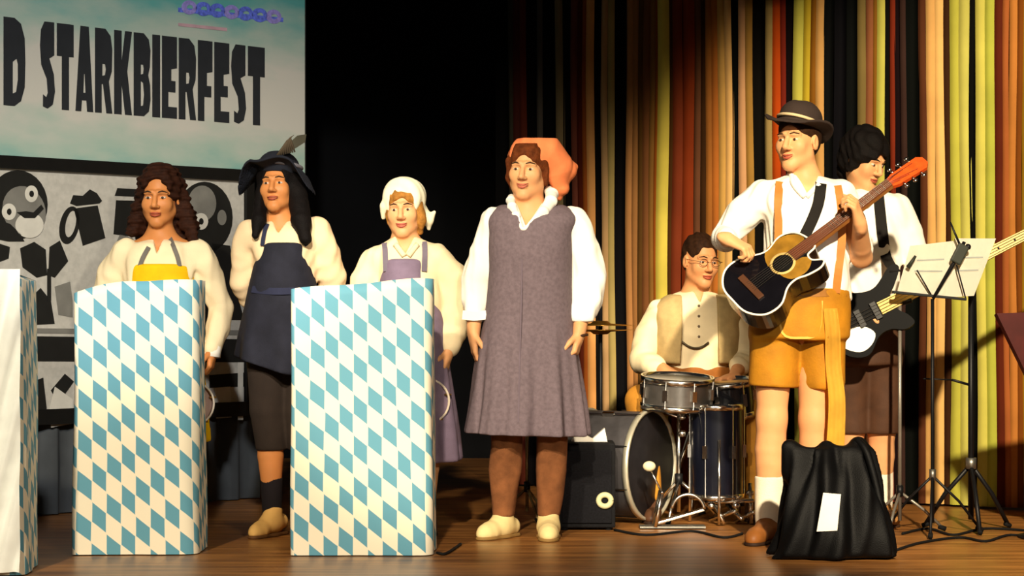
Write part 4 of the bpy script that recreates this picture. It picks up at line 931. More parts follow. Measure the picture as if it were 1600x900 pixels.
for hx, kx, ax_, tx, ty in lgs:
    t = p.field(ax_ - 45, ax_ + 45, 735, 840, -0.3, 0.2, 0.006); t.chain([P((kx + ax_) / 2, 745, .012), P(ax_, 812)], [0.066, 0.056], 0.02); t.cut(P(hx, 744), (0, 0, 1)); t.ripple(.003, (50, 80), 3); t.link('sock', mat('white knit sock', '#f0e6d0', 0.95, 0.05, 20, 0.4, 200), p.e)
    ank, toe = P(ax_, 0), V3(P(tx, 0).x, p.Y0 + ty - .02, 0); o = p.shoe(ank, toe, mat('brown haferl shoe', '#8a5424', 0.5, 0.15), 0.10, 0.050, 'shoe', 0.008, '#2a1a10'); p.laces(o, ank, toe, mat('shoelace', '#b08a50', 0.8), .095)
g = p.field(1085, 1400, 262, 480, -0.45, 0.3, h=0.0065)
g.loft(p.rows([(274, 1232, 1286, .066, .01), (286, 1206, 1312, .095), (304, 1184, 1326, .118), (350, 1194, 1318, .14), (420, 1190, 1326, .145), (470, 1184, 1330, .145)]), 0.03)
g.chain([shl, P(1162, 336, 0), ell, P(1131, 375, -.15)], [0.068, 0.070, 0.060, 0.046], 0.03); g.chain([shr, P(1334, 345, .01), P(1343, 388, -.01)], [0.064, 0.058, 0.054], 0.03)
g.ripple(0.011, (25, 38, 60), 51); g.ripple(0.0045, (85, 120, 150), 51 + 1, 0.5); g.prism([P(1236, 262), P(1284, 262), P(1258, 308)], p.Y0 - .3, p.Y0 - .01)
bl = g.link('shirt', WHITE, p.e)
for pts in (((1236, 272), (1240, 288), (1257, 308)), ((1284, 270), (1280, 288), (1260, 308))):
    q = [x for x in (g.front(x, y, .005) for x, y in pts) if x]
    if len(q) > 1: tube('collar', smooth_path(q, 4), 0.013, WHITE, bl, 8)
p.strap_on('suspender', g, ((1218, 284), (1216, 310), (1216, 340), (1215, 380), (1212, 420), (1210, 458)), 0.034, mat('brown leather suspender', '#b4702c', 0.6, 0.12))
p.strap_on('suspender', g, ((1308, 290), (1312, 310), (1314, 340), (1314, 380), (1310, 420), (1306, 458)), 0.034, mat('brown leather suspender', '#b4702c', 0.6, 0.12))
t = p.field(1140, 1365, 440, 625, -0.3, 0.3, 0.0065); LEDER = mat('ochre leather', '#b07618', 0.7, 0.22, 10, 0.3, 120)
t.loft(p.rows([(452, 1186, 1326, .150), (480, 1176, 1328, .155), (530, 1170, 1328, .16)]), 0.03)
t.chain([P(1212, 520), P(1208, 598)], [0.118, 0.112], 0.02); t.chain([P(1282, 520), P(1284, 592)], [0.114, 0.104], 0.02)
t.ripple(0.007, (24, 38), 53); t.cut(P(1208, 604), V3(-.06, 0, -1))
sh = t.link('shorts', LEDER, p.e, 'ochre leather shorts')
p.strap_on('belt', t, ((1188, 458), (1215, 458), (1250, 458), (1290, 458), (1322, 458)), 0.032, mat('brown belt', '#8a5a20', 0.6), 0.003, parent=sh)
p.strap_on('flap_seam', t, ((1218, 470), (1222, 520), (1250, 528), (1278, 520), (1284, 470)), 0.010, mat('gold stitching', '#d8a84a', 0.7), 0.002, parent=sh)
h = p.field(1200, 1310, 170, 270, -0.25, 0.25, 0.004)
p.hair_cap(h, 0.005, -0.03); p.face_free(h, 0.066, 0.066)
for sx in (-1, 1): h.ell(p.H(sx * 0.082, 0.0, -0.012), (0.02, 0.026, 0.036), p.hM, 0.006, 'd')
h.link('hair', mat('short brown hair', '#2e1a0c', 0.75, 0.35, 60, 0.6, 190, spec=0.12), p.e)
b = p.field(1180, 1325, 150, 245, -0.26, 0.26, 0.004)
M = head_frame(-34, -8, 10); hc = p.H(0, -0.012, 0.068)
def brim(X, Y, Z):
    l = [(X - hc.x) * M[0][i] + (Y - hc.y) * M[1][i] + (Z - hc.z) * M[2][i] for i in range(3)]
    q = np.sqrt((l[0] / 0.148) ** 2 + (l[1] / 0.165) ** 2); droop = 0.030 * np.clip(np.abs(l[1]) / .16, 0, 1) ** 2 - 0.022 * np.clip((np.abs(l[0]) - 0.08) / 0.07, 0, 1)
    return np.maximum((q - 1) * 0.148, np.abs(l[2] + droop) - 0.006)
b.put(hc - V3(.18, .18, .1), hc + V3(.18, .18, .1), brim, 0.006)
b.ell(hc + M @ V3(0, -.005, 0.030), (0.092, 0.108, 0.082), M, 0.016); b.ell(hc + M @ V3(0, 0, 0.125), (0.022, 0.085, 0.028), M, 0.02, 'd'); b.ell(hc - M @ V3(0, 0, 0.035), (0.083, 0.102, 0.055), M, 0.008, 'd')
hat = b.link('hat', mat('dark brown felt hat', '#332823', 0.9, 0.15, 12, 0.2), p.e, 'dark felt hat with pale cord')
bm = bmesh.new(); add_tube(bm, [hc + M @ V3(0.095 * math.cos(x), -.005 + 0.111 * math.sin(x), 0.016) for x in np.linspace(0, 2 * math.pi, 33)], 0.007, 8, False)
link('hat_cord', bm_mesh(bm, 'hat_cord'), mat('pale hat cord', '#c8b088', 0.7), hat)
GT = p; GTshirt = g; GTshorts = t

# ------------------------------------------------------------------ lecterns under cloths printed with blue and white lozenges
def lozenge(name, blue='#5f9db2', white='#f4ead0', p=(0.0585, 0.036), q=(0.0585, -0.131), soft=0.03):
    """Blue lozenges whose tips touch along p and q, in metres of cloth (UV)."""
    m = bpy.data.materials.new(name); m.use_nodes = True; nt = m.node_tree; b = nt.nodes['Principled BSDF']; b.inputs['Roughness'].default_value = 0.75
    def mt(op, a, c=None):
        n = nt.nodes.new('ShaderNodeMath'); n.operation = op
        for i, x in enumerate((a, c)):
            if x is None: continue
            if isinstance(x, (int, float)): n.inputs[i].default_value = x
            else: nt.links.new(x, n.inputs[i])
        return n.outputs[0]
    tc = nt.nodes.new('ShaderNodeTexCoord'); s = nt.nodes.new('ShaderNodeSeparateXYZ'); nt.links.new(tc.outputs['UV'], s.inputs[0])
    det = p[0] * q[1] - p[1] * q[0]
    A = mt('ADD', mt('MULTIPLY', s.outputs[0], q[1] / det), mt('MULTIPLY', s.outputs[1], -q[0] / det)); B = mt('ADD', mt('MULTIPLY', s.outputs[0], -p[1] / det), mt('MULTIPLY', s.outputs[1], p[0] / det))
    fr = lambda x: mt('ABSOLUTE', mt('SUBTRACT', mt('FRACT', x), 0.5))
    d = mt('MULTIPLY', mt('SUBTRACT', mt('ADD', fr(A), fr(B)), 0.47), 1 / soft); d = mt('ADD', d, 0.5)
    cl = nt.nodes.new('ShaderNodeClamp'); nt.links.new(d, cl.inputs[0])
    mx = nt.nodes.new('ShaderNodeMix'); mx.data_type = 'RGBA'; nt.links.new(cl.outputs[0], mx.inputs[0]); mx.inputs[6].default_value = lin(blue); mx.inputs[7].default_value = lin(white)
    nt.links.new(mx.outputs[2], b.inputs['Base Color'])
    return m
LOZ = lozenge('lozenge print cloth')
def cloth_box(name, c, w, d, top, yaw, r, m, parent, sag=0.004, flare=0.0, seed=0, rows=26, hem=0.004):
    """Cloth over a box: rounded corners, top(u) gives the height along the front; UV in metres."""
    rs = random.Random(seed); per = []
    def arc(cx, cy, a0, a1, rr):
        for k in range(7):
            a = a0 + (a1 - a0) * k / 6; per.append((cx + rr * math.cos(a), cy + rr * math.sin(a)))
    rl, rr_ = r
    def seg(x0, y0, x1, y1, n):
        for k in range(1, n): per.append((x0 + (x1 - x0) * k / n, y0 + (y1 - y0) * k / n))
    h = math.pi / 2
    arc(-w / 2 + rl, -d / 2 + rl, 2 * h, 3 * h, rl); seg(-w / 2 + rl, -d / 2, w / 2 - rr_, -d / 2, 16); arc(w / 2 - rr_, -d / 2 + rr_, -h, 0, rr_); seg(w / 2, -d / 2 + rr_, w / 2, d / 2 - .02, 6)
    arc(w / 2 - .02, d / 2 - .02, 0, h, .02); seg(w / 2 - .02, d / 2, -w / 2 + .02, d / 2, 10); arc(-w / 2 + .02, d / 2 - .02, h, 2 * h, .02); seg(-w / 2, d / 2 - .02, -w / 2, -d / 2 + rl, 6)
    bm = bmesh.new(); uv = bm.loops.layers.uv.new('uv'); n = len(per); cy_, sy = math.cos(yaw), math.sin(yaw); arcl = [0.0]
    for i in range(n): 
        a, b = per[i], per[(i + 1) % n]; arcl.append(arcl[-1] + math.hypot(a[0] - b[0], a[1] - b[1]))
    G = []; ph = rs.random() * 6
    for i, (x, y) in enumerate(per):
        T = top(x / w + 0.5); cl = []
        for k in range(rows + 1):
            t = k / rows; z = hem + (T - hem) * t
            o = 1 + flare * (1 - t) ** 2; wob = sag * (math.sin(arcl[i] * 17 + z * 3 + ph) * (1 - t * .5) + 0.6 * math.sin(arcl[i] * 41 + z * 7))
            L = math.hypot(x, y) + 1e-6; xx, yy = x * o + x / L * wob, y * o + y / L * wob
            cl.append((bm.verts.new((c[0] + xx * cy_ - yy * sy, c[1] + xx * sy + yy * cy_, z)), z))
        G.append(cl)
    for i in range(n):
        j = (i + 1) % n
        for k in range(rows):
            f = bm.faces.new((G[i][k][0], G[j][k][0], G[j][k + 1][0], G[i][k + 1][0]))
            for lp, (u, v) in zip(f.loops, ((arcl[i], G[i][k][1]), (arcl[i + 1], G[j][k][1]), (arcl[i + 1], G[j][k + 1][1]), (arcl[i], G[i][k + 1][1]))): lp[uv].uv = (u, v)
    f = bm.faces.new([G[i][rows][0] for i in range(n)])
    for lp, (x, y) in zip(f.loops, per): lp[uv].uv = (x + 3, y + 1)
    bmesh.ops.triangulate(bm, faces=[f])
    return link(name, bm_mesh(bm, name), m, parent)
def lectern(label, cx, Y, w, d, top, yaw, r, seed, hem=0.004, flare=0.02, m=LOZ):
    e = empty('draped_lectern', label, 'lectern', (cx, Y, 0))
    zmin = min(top(0), top(.5), top(1)) - 0.03
    Mz = Matrix.Rotation(yaw, 3, 'Z'); wood = mat('lectern board', '#5a4632', 0.7)
    for sx in (-1, 1):
        box('side_panel', Vector((cx, Y, zmin / 2)) + Mz @ V3(sx * (w / 2 - .06), .02, 0), (0.02, d - 0.12, zmin), wood, e, Mz)
    box('top_board', Vector((cx, Y, zmin - .012)) + Mz @ V3(0, .02, 0), (w - .1, d - .1, 0.024), wood, e, Mz)
    cloth_box('cloth_cover', (cx, Y), w, d, top, yaw, r, m, e, seed=seed, hem=hem, flare=flare); return e
b1 = at(221, 485, 9.05); lectern('middle lectern draped in blue and white lozenge cloth, before the yellow apron', b1.x - .028, 9.05 + .15, 0.505, 0.30, lambda u: 1.068 + 0.055 * min(1, max(0, u / 0.42)) ** 0.8 + .004 * math.sin(u * 9), 0.03, (0.02, 0.075), 1)
b1 = at(565, 485, 9.02); lectern('right lectern draped in blue and white lozenge cloth, before the lilac apron', b1.x, 9.02 + .16, 0.572, 0.32, lambda u: 1.082 + 0.046 * min(1, max(0, u / 0.9)) ** 0.7 + .004 * math.sin(u * 8 + 1), 0.0, (0.02, 0.05), 2)
e3 = lectern('cloth draped lectern cut off by the left picture edge', -2.18, 8.30 + .2, 0.66, 0.36, lambda u: 1.165 - 0.05 * max(0, u - .8) / .2, math.radians(4), (0.02, 0.05), 3)
# pale folded cloth thrown over the left lectern's front
bm = bmesh.new(); Mz = Matrix.Rotation(math.radians(4), 3, 'Z'); cols = []
for i in range(49):
    u = i / 48; x = -0.30 + 0.622 * u; cl = []
    for k in range(25):
        v = k / 24; z = 0.02 + 1.135 * v; sh = 26 * u - 11 * v; o_ = -0.192 - 0.014 - 0.013 * math.sin(sh * 1.7) - 0.005 * math.sin(sh * 3.9 + 1) - 0.02 * (1 - v) ** 2
        cl.append(bm.verts.new(Vector((-2.18, 8.5, 0)) + Mz @ V3(x + 0.035 * math.sin(v * 3) * (1 - u), o_, z)))
    cols.append(cl)
for u, v in zip(cols, cols[1:]):
    for k in range(24): bm.faces.new((u[k], v[k], v[k + 1], u[k + 1]))
link('front_cloth', bm_mesh(bm, 'front_cloth'), mat('pale grey folded cloth', '#eef2ec', 0.8, 0.08, 9), e3, 'pale cloth in slanting folds')

# ------------------------------------------------------------------ things the singing women hold
def tambourine(label, c, n, r):
    M = axis_frame(n); e = empty('tambourine', label, 'tambourine', tuple(c))
    lathe('frame', [(r - .008, -.02), (r, -.02), (r, .02), (r - .008, .02), (r - .008, -.02)], c, mat('pale wood hoop', '#e6d6c0', 0.5, 0.1), e, M)
    lathe('skin', [(0, -.017), (r - .004, -.019), (r - .004, -.021), (0, -.0195)], c, mat('drum skin rosy', '#b59a92', 0.6, 0.1), e, M)
    for i in range(5):
        a = i * 1.2566 + .3; q = Vector(c) + M @ V3((r - .004) * math.cos(a), (r - .004) * math.sin(a), 0)
        lathe('jingle', [(0, -.004), (.016, -.004), (.016, .004), (0, .004)], q, mat('brass jingle', '#c8a860', 0.3, metal=0.9), e, axis_frame((0, 0, 1)), 12)
tambourine('pale round tambourine in the hand of the lilac apron woman', W3.P(669, 625, -0.13), (0.12, -1, 0.1), 0.101)
tambourine('pale tambourine peeping out beside the middle lectern', W1.P(306, 629, -0.13), (0.12, -1, 0.1), 0.105)

# ------------------------------------------------------------------ guitars
CHROME = mat('chrome', '#d8d4cc', 0.18, 0.05, metal=1.0); STEEL = mat('dull steel', '#8a8880', 0.4, 0.1, metal=0.9); BLK = mat('black lacquer', '#070709', 0.22, 0.1, coat=0.5); BLKM = mat('black metal', '#101012', 0.45, 0.1)
RUB = mat('black rubber', '#0b0b0c', 0.85)
def plate(name, O, u, v, n, pts, z0, z1, m, parent, label=None):
    return slab(name, [O + u * x + v * y + n * z0 for x, y in pts], z1 - z0, n, m, parent, label)
def spl(pts, n=6):
    P_ = [Vector((x, y, 0)) for x, y in pts]; N = len(P_); o = []
    for i in range(N):
        p0, p1, p2, p3 = P_[i - 1], P_[i], P_[(i + 1) % N], P_[(i + 2) % N]
        for k in range(n):
            t = k / n; q = 0.5 * ((2 * p1) + (p2 - p0) * t + (2 * p0 - 5 * p1 + 4 * p2 - p3) * t * t + (3 * p1 - p0 - 3 * p2 + p3) * t ** 3); o.append((q.x, q.y))
    return o
O = at(1203, 428, 9.37); u = V3(0.800, 0.10, 0.600).normalized(); n = V3(-0.10, -0.74, 0.66); n = (n - u * n.dot(u)).normalized(); v = n.cross(u)
ge = empty('acoustic_guitar', 'black cutaway acoustic guitar held by the man in the hat', 'guitar', tuple(O))
BP = spl([(-.235, 0), (-.225, .10), (-.16, .175), (-.07, .180), (.02, .130), (.07, .118), (.15, .140), (.215, .115), (.245, .05), (.245, -.03), (.19, -.045), (.185, -.085), (.225, -.125), (.19, -.150), (.12, -.140), (.06, -.118), (.0, -.128), (-.08, -.182), (-.17, -.172), (-.228, -.095)], 5); BP = [(x * .88 + .01, y * .88) for x, y in BP]
plate('body', O, u, v, n, BP, -.105, 0, BLK, ge)
inn = [(x * .965, y * .955) for x, y in BP]
plate('soundboard', O, u, v, n, inn, 0, .003, mat('black soundboard', '#0c0b10', 0.25, 0.2, coat=.4), ge)
bm = bmesh.new(); add_tube(bm, [O + u * x * .99 + v * y * .985 + n * .001 for x, y in BP + BP[:1]], 0.0048, 6, False); link('binding', bm_mesh(bm, 'binding'), mat('cream binding', '#efe8d6', 0.4, 0.03), ge, 'cream edge binding')
burst = mat('amber wood', '#8a6420', 0.35, 0.3, 18, coat=.3)
plate('upper_inlay', O, u, v, n, spl([(.02, .02), (.05, .10), (.14, .115), (.20, .08), (.21, .03), (.12, .025)], 4), .003, .0042, burst, ge, 'amber figured patch'); plate('lower_inlay', O, u, v, n, spl([(.03, -.03), (.05, -.09), (.12, -.105), (.17, -.07), (.15, -.035), (.09, -.028)], 4), .003, .0042, burst, ge, 'amber figured patch')
lathe('sound_hole', [(0, .0045), (.044, .0045), (.044, .005), (0, .0052)], O + u * .07, mat('sound hole dark', '#050404', 0.9), ge, Matrix((u, v, n)).transposed()); lathe('rosette', [(.045, .0043), (.056, .0043), (.056, .0058), (.045, .0058)], O + u * .07, mat('rosette', '#c8a868', 0.5), ge, Matrix((u, v, n)).transposed())
Mg = Matrix((u, v, n)).transposed()
box('bridge', O - u * .10 + n * .008, (0.03, 0.15, 0.010), mat('rosewood', '#4a2c1a', 0.5), ge, Mg, .002)
plate('neck', O, u, v, n, [(.17, .026), (.17, -.026), (.65, -.022), (.65, .022)], -.016, .004, mat('neck maple', '#a06a34', 0.4), ge); plate('fretboard', O, u, v, n, [(.12, .026), (.12, -.026), (.65, -.0215), (.65, .0215)], .0042, .010, mat('rosewood fretboard', '#6a3a24', 0.45), ge)
for i in range(14):
    x = .65 - .49 * (1 - 2 ** (-(i + 1) / 9)); box('fret', O + u * x + n * .0105, (.002, .044, .002), CHROME, ge, Mg)
HO = O + u * .65 - n * .002; hu = (u - n * .12).normalized(); hn = hu.cross(v)
HEADM = mat('orange red headstock', '#d8501c', 0.35, 0.2, 30, coat=.4)
plate('headstock', HO, hu, v, hn, [(0, .024), (.03, .034), (.17, .038), (.19, .018), (.19, -.018), (.17, -.038), (.03, -.034), (0, -.024)], -.014, .004, HEADM, ge, 'orange red headstock')
for i in range(3):
    for sy in (-1, 1):
        q = HO + hu * (.045 + .045 * i) + v * sy * .048
        k_ = tube('tuning_peg', [q - v * sy * .014, q + v * sy * .004], .004, CHROME, ge, 8); ball('peg_button', q + v * sy * .012, (.011, .008, .006), CHROME, k_, Mg, seg=10)
for i in range(6):
    y = (-.5 + i / 5); tube('string', [O - u * .10 + v * y * .055 + n * .014, O + u * .65 + v * y * .034 + n * .013, HO + hu * (.045 + .045 * (i % 3)) + v * (.02 if y > 0 else -.02) + hn * .006], .0009, STEEL, ge, 4)
st = [GTshirt.front(x, y, .012) for x, y in ((1282, 272), (1282, 292), (1278, 318), (1268, 345))]; st = [x for x in st if x]
st = [st[0] + V3(.01, .12, -.01), st[0] + V3(.005, .04, .015)] + st + [O + u * .215 + v * .06 - n * .03]
ribbon('guitar_strap', smooth_path(st, 5), 0.048, 0.004, [(0, -1, .3)] * (len(st) * 5 - 4), mat('black strap webbing', '#15120f', 0.8), ge, 'black strap')
# electric bass of the man behind
O = at(1356, 492, 10.03); u = V3(0.865, -0.06, 0.445).normalized(); n = V3(0.05, -0.95, 0.25); n = (n - u * n.dot(u)).normalized(); v = n.cross(u); Mg = Matrix((u, v, n)).transposed()
be = empty('bass_guitar', 'black bass guitar with white scratch plate held by the man at the back', 'guitar', tuple(O))
BP = spl([(-.19, .02), (-.16, .12), (-.07, .145), (.02, .105), (.09, .10), (.19, .155), (.225, .13), (.17, .07), (.13, .035), (.13, -.035), (.16, -.08), (.17, -.125), (.12, -.135), (.06, -.105), (0, -.11), (-.08, -.165), (-.16, -.13), (-.195, -.05)], 5)
plate('body', O, u, v, n, BP, -.04, 0, mat('satin black body', '#020203', 0.5, spec=.06), be); plate('scratch_plate', O, u, v, n, spl([(-.16, .0), (-.165, -.08), (-.11, -.135), (-.05, -.13), (-.01, -.09), (-.04, -.04), (-.10, -.02)], 4), 0, .003, mat('white scratch plate', '#f2efe4', 0.4, 0.03), be, 'white scratch plate')
plate('neck', O, u, v, n, [(.08, .030), (.08, -.030), (.98, -.021), (.98, .021)], -.018, .003, mat('bass maple', '#dcb060', 0.4, 0.1), be); plate('fretboard', O, u, v, n, [(.06, .030), (.06, -.030), (.98, -.021), (.98, .021)], .003, .008, mat('pale maple fretboard', '#e2bc5c', 0.4, 0.1), be)
for i in range(8): lathe('fret_dot', [(0, 0), (.005, 0), (.005, .001), (0, .001)], O + u * (.96 - .78 * (1 - 2 ** (-(2 * i + 2.5) / 12)) * 1.25) + n * .0082, BLKM, be, Mg, 10)
plate('headstock', O, u, v, n, spl([(.98, .021), (1.02, .05), (1.16, .055), (1.18, .0), (1.10, -.03), (.98, -.021)], 4), -.014, .002, mat('bass maple', '#dcb060', 0.4, 0.1), be)
for x in (-.04, .04): box('pickup', O + u * x + n * .006, (.03, .085, .012), BLKM, be, Mg, .002)
box('bridge', O - u * .14 + n * .006, (.04, .07, .012), CHROME, be, Mg, .002)
for i in range(4): tube('string', [O - u * .14 + v * (i - 1.5) * .016 + n * .014, O + u * 1.0 + v * (i - 1.5) * .010 + n * .012], .0011, STEEL, be, 4)
for i in range(4): lathe('tuning_peg', [(0, -.02), (.008, -.02), (.008, .014), (0, .014)], O + u * (1.03 + .036 * i) + v * .035, CHROME, be, Mg, 10)
st = [BSshirt.front(x, y, .012) for x, y in ((1372, 306), (1375, 335), (1379, 370), (1384, 402))]; st = [x for x in st if x]
if st:
    st = [st[0] + V3(.0, .10, 0), st[0] + V3(0, .03, .014)] + st + [O + u * .20 + v * .12 + n * .002]
    ribbon('bass_strap', smooth_path(st, 5), 0.050, 0.004, [(0, -1, .3)] * (len(st) * 5 - 4), mat('black strap webbing', '#15120f', 0.8), be, 'black strap')
# yellow cloth hanging at the guitarist's hip
bm = bmesh.new(); cols = []; pts = [(1296, 482), (1300, 520), (1301, 570), (1300, 620), (1299, 670), (1297, 700)]
path = [GTshorts.front(x, y, .012) or GT.P(x, y, -0.135) for x, y in pts]; path = smooth_path(path, 5)
for i in range(9):
    a = (i - 4) / 4; cols.append([bm.verts.new(p_ + V3(a * (0.030 + .010 * k / len(path)), -0.006 * math.cos(a * 6) - .004, 0)) for k, p_ in enumerate(path)])
for c1, c2 in zip(cols, cols[1:]):
    for k in range(len(path) - 1): bm.faces.new((c1[k], c2[k], c2[k + 1], c1[k + 1]))
bmesh.ops.solidify(bm, geom=bm.faces[:], thickness=0.004)
tag(link('hanging_cloth', bm_mesh(bm, 'hanging_cloth'), mat('yellow ochre cloth', '#f2be48', 0.75, 0.1)), 'yellow cloth strip hanging from the waistband of the ochre shorts', 'cloth')

# ------------------------------------------------------------------ drum kit
def drum(name, label, c, ax, r, L, shell, headm, cat='drum', lugs=8, hoop=CHROME, seg=40):
    M = axis_frame(ax); e = empty(name, label, cat, tuple(c)); c = Vector(c)
    lathe('shell', [(r * .985, -L / 2), (r * .985, L / 2)], c, shell, e, M, seg)
    for s_ in (-1, 1):
        lathe('drum_head', [(0, s_ * (L / 2 - .004)), (r * .97, s_ * (L / 2 - .002)), (r * .985, s_ * (L / 2 - .012))], c, headm, e, M, seg)
        z0 = s_ * L / 2
        lathe('hoop', [(r * .985, z0 - .016), (r * 1.03, z0 - .016), (r * 1.035, z0 + .012), (r * .985, z0 + .012), (r * .985, z0 - .016)], c, hoop, e, M, seg)
    for i in range(lugs):
        a = 2 * math.pi * (i + .5) / lugs; d = V3(math.cos(a), math.sin(a), 0)
        q = link('lug', lug_mesh(r, L, d), CHROME, e); q.location = q.location + c; q.rotation_euler = M.to_euler()
    return e, M
def lug_mesh(r, L, d):
    bm = bmesh.new(); add_tube(bm, [d * r * 1.02 + V3(0, 0, -L / 2), d * r * 1.02 + V3(0, 0, L / 2)], .004, 6)
    add_box(bm, d * r * 1.01, (.022, .022, min(.06, L * .4)), axis_frame((0, 0, 1), d)); return bm_mesh(bm, 'lug', False)
SH = mat('black drum shell', '#121216', 0.25, 0.2, coat=.5); SKINW = mat('coated drum head', '#9a968c', 0.5, 0.1); SKINB = mat('dark drum head', '#1c1a1c', 0.4, 0.2)
ba = V3(0.87, -0.50, 0).normalized(); bc = at(966, 731, 10.52); bc.z = 0.272
drum('bass_drum', 'black bass drum with pale hoop lying on its side beside the black amplifier', bc, ba, 0.255, 0.34, mat('charcoal drum wrap', '#3c3a3c', 0.5, 0.2), SKINB, hoop=mat('pale chrome hoop', '#c8c2ac', 0.3, 0.05, metal=.6))
sc_ = at(1058, 612, 10.45); drum('snare_drum', 'chrome snare drum in front of the beige waistcoat', sc_, (0.04, -0.10, 1), 0.170, 0.125, mat('brushed steel shell', '#8c8884', 0.3, 0.2, metal=.9), SKINW)
tc_ = at(1139, 622, 10.55); drum('tom_drum', 'small black tom drum right of the chrome snare', tc_, (-0.10, -0.12, 1), 0.120, 0.15, SH, SKINW, lugs=6)
ft = at(1120, 722, 10.42); ft.z = 0.38; drum('floor_tom', 'tall black floor tom behind the bare legs of the guitarist', V3(ft.x, 10.42, .34), (0, 0, 1), 0.125, 0.42, mat('navy black shell', '#0b0d18', 0.3, 0.2, coat=.5), SKINB, lugs=6)
bm = bmesh.new()
for k, a in enumerate((0.6, 2.7, 4.7)):
    q = V3(ft.x + .135 * math.cos(a), 10.42 + .135 * math.sin(a), 0); 
    tube('leg', [q + V3(0, 0, .006), q + V3(0, 0, .40)], .007, CHROME, bpy.data.objects['floor_tom'], 8)
bm.free()
def stand(name, label, cat, x, y, top, legr=0.30, hub=0.30, m=STEEL, r=.011, rot=0.4, group=None, extra=None):
    e = empty(name, label, cat, (x, y, 0), group); b = V3(x, y, 0)
    tube('pole', [b + V3(0, 0, .05), b + V3(0, 0, top)], r, m, e, 10); tube('collar', [b + V3(0, 0, hub - .02), b + V3(0, 0, hub + .03)], r * 1.9, BLKM if m is not BLKM else STEEL, e, 12)
    for k in range(3):
        a = rot + k * 2.094; d = V3(math.cos(a), math.sin(a), 0)
        lg_ = tube('leg', [b + V3(0, 0, hub), b + d * legr * .55 + V3(0, 0, hub * .55), b + d * legr + V3(0, 0, .014)], r * .8, m, e, 8)
        tube('rubber_foot', [b + d * (legr - .02) + V3(0, 0, .022), b + d * (legr + .012) + V3(0, 0, .011)], .011, RUB, lg_, 8)
    return e
x = at(1072, 0, 10.47).x; e = stand('snare_stand', 'chrome snare stand with tripod legs under the chrome drum', 'stand', x - .035, 10.46, sc_.z - .075, 0.20, 0.20, CHROME, .010, 0.2)
for k in range(3):
    a = .5 + k * 2.094; tube('basket_arm', [V3(x - .035, 10.46, sc_.z - .12), V3(x - .035 + .12 * math.cos(a), 10.46 + .12 * math.sin(a), sc_.z - .085)], .007, CHROME, e, 8)
for z_ in (.42, .50): ball('wing_nut', (x - .02, 10.44, z_), (.022, .014, .016), CHROME, e, seg=10)
x = at(1100, 0, 10.60).x; e = stand('tom_stand', 'dark stand with clamp arm carrying the small tom', 'stand', x + .20, 10.76, tc_.z - .02, 0.20, 0.22, STEEL, .010, 0.9); tube('clamp_arm', [V3(x + .20, 10.76, tc_.z - .05), V3(tc_.x + .02, tc_.y + .12, tc_.z - .05)], .009, CHROME, e, 8)
hx = at(941, 0, 10.75).x; e = stand('hi_hat_stand', 'slim hi-hat stand beside the mauve pinafore', 'stand', hx, 10.95, 1.02, 0.22, 0.24, BLKM, .010, 0.7); tube('pull_rod', [(hx, 10.95, 1.0), (hx, 10.95, 1.06)], .004, CHROME, e, 8)
br = mat('brass cymbal', '#b88638', 0.3, 0.15, 30, metal=.9)
for k, (zz, sg) in enumerate(((0.905, -1), (0.925, 1))):
    tag(lathe('hi_hat_cymbal', [(.012, sg * .022), (.035, sg * .020), (.05, sg * .008), (.165, 0), (.165, sg * .0015), (.05, sg * .0105), (.035, sg * .0225), (.012, sg * .0245), (.012, sg * .022)], (hx, 10.95, zz), br), ('lower' if k == 0 else 'upper') + ' brass cymbal of the hi-hat pair, seen edge on', 'cymbal')
# bass drum pedal and its frame, spurs of hardware on the floor
pd = at(1040, 0, 10.17); e = empty('kick_pedal', 'chrome drum pedal with footboard on the floor before the bass drum', 'pedal', (pd.x, 10.17, 0))
px_, py_ = pd.x, 10.17
box('base_plate', (px_ + .03, py_, .010), (.30, .10, .008), STEEL, e); box('footboard', (px_ + .06, py_, .055), (.24, .075, .010), CHROME, e, Matrix.Rotation(-.28, 3, 'Y'), .002)
for sy in (-1, 1): tube('post', [(px_ - .05, py_ + sy * .05, .012), (px_ - .02, py_ + sy * .05, .17)], .010, CHROME, e, 8)
tube('axle', [(px_ - .02, py_ - .06, .17), (px_ - .02, py_ + .06, .17)], .008, CHROME, e, 8); bt = tube('beater_rod', [(px_ - .02, py_, .17), (px_ - .07, py_, .27)], .005, CHROME, e, 8); ball('beater', (px_ - .075, py_, .285), (.03, .024, .024), mat('felt beater', '#cfc4a0', 0.9), bt)
bm = bmesh.new(); add_tube(bm, [(px_ + .10 + .075 * math.cos(t), py_ - .04, .085 + .075 * math.sin(t)) for t in np.linspace(.1, 3.0, 14)], .008, 8); link('frame_hoop', bm_mesh(bm, 'frame_hoop'), CHROME, e)
for k, (a, b) in enumerate((((1023, 752, 10.2), (1046, 822, 10.15)), ((1046, 790, 10.15), (1108, 782, 10.2)))):
    pass
e = empty('folded_stand', 'folded chrome drum stand lying in a tangle by the brown shoe', 'stand', tuple(at(1140, 815, 10.35) * V3(1, 1, 0)))
J = lambda x_, y_, Y: at(x_, y_, Y)
for k, (a, b) in enumerate((((1102, 785, 10.36), (1178, 782, 10.30)), ((1118, 790, 10.30), (1132, 818, 10.28)), ((1172, 755, 10.36), (1174, 818, 10.33)), ((1136, 788, 10.40), (1160, 812, 10.28)), ((1110, 812, 10.40), (1150, 798, 10.22)), ((1150, 815, 10.42), (1178, 800, 10.25)))):
    lg_ = tube('tube', [J(*a), J(*b)], .010, CHROME, e, 8)
for q in ((1112, 790, 10.32), (1150, 790, 10.32), (1172, 770, 10.36)): ball('joint', J(*q), (.02, .016, .016), CHROME, e, seg=10)
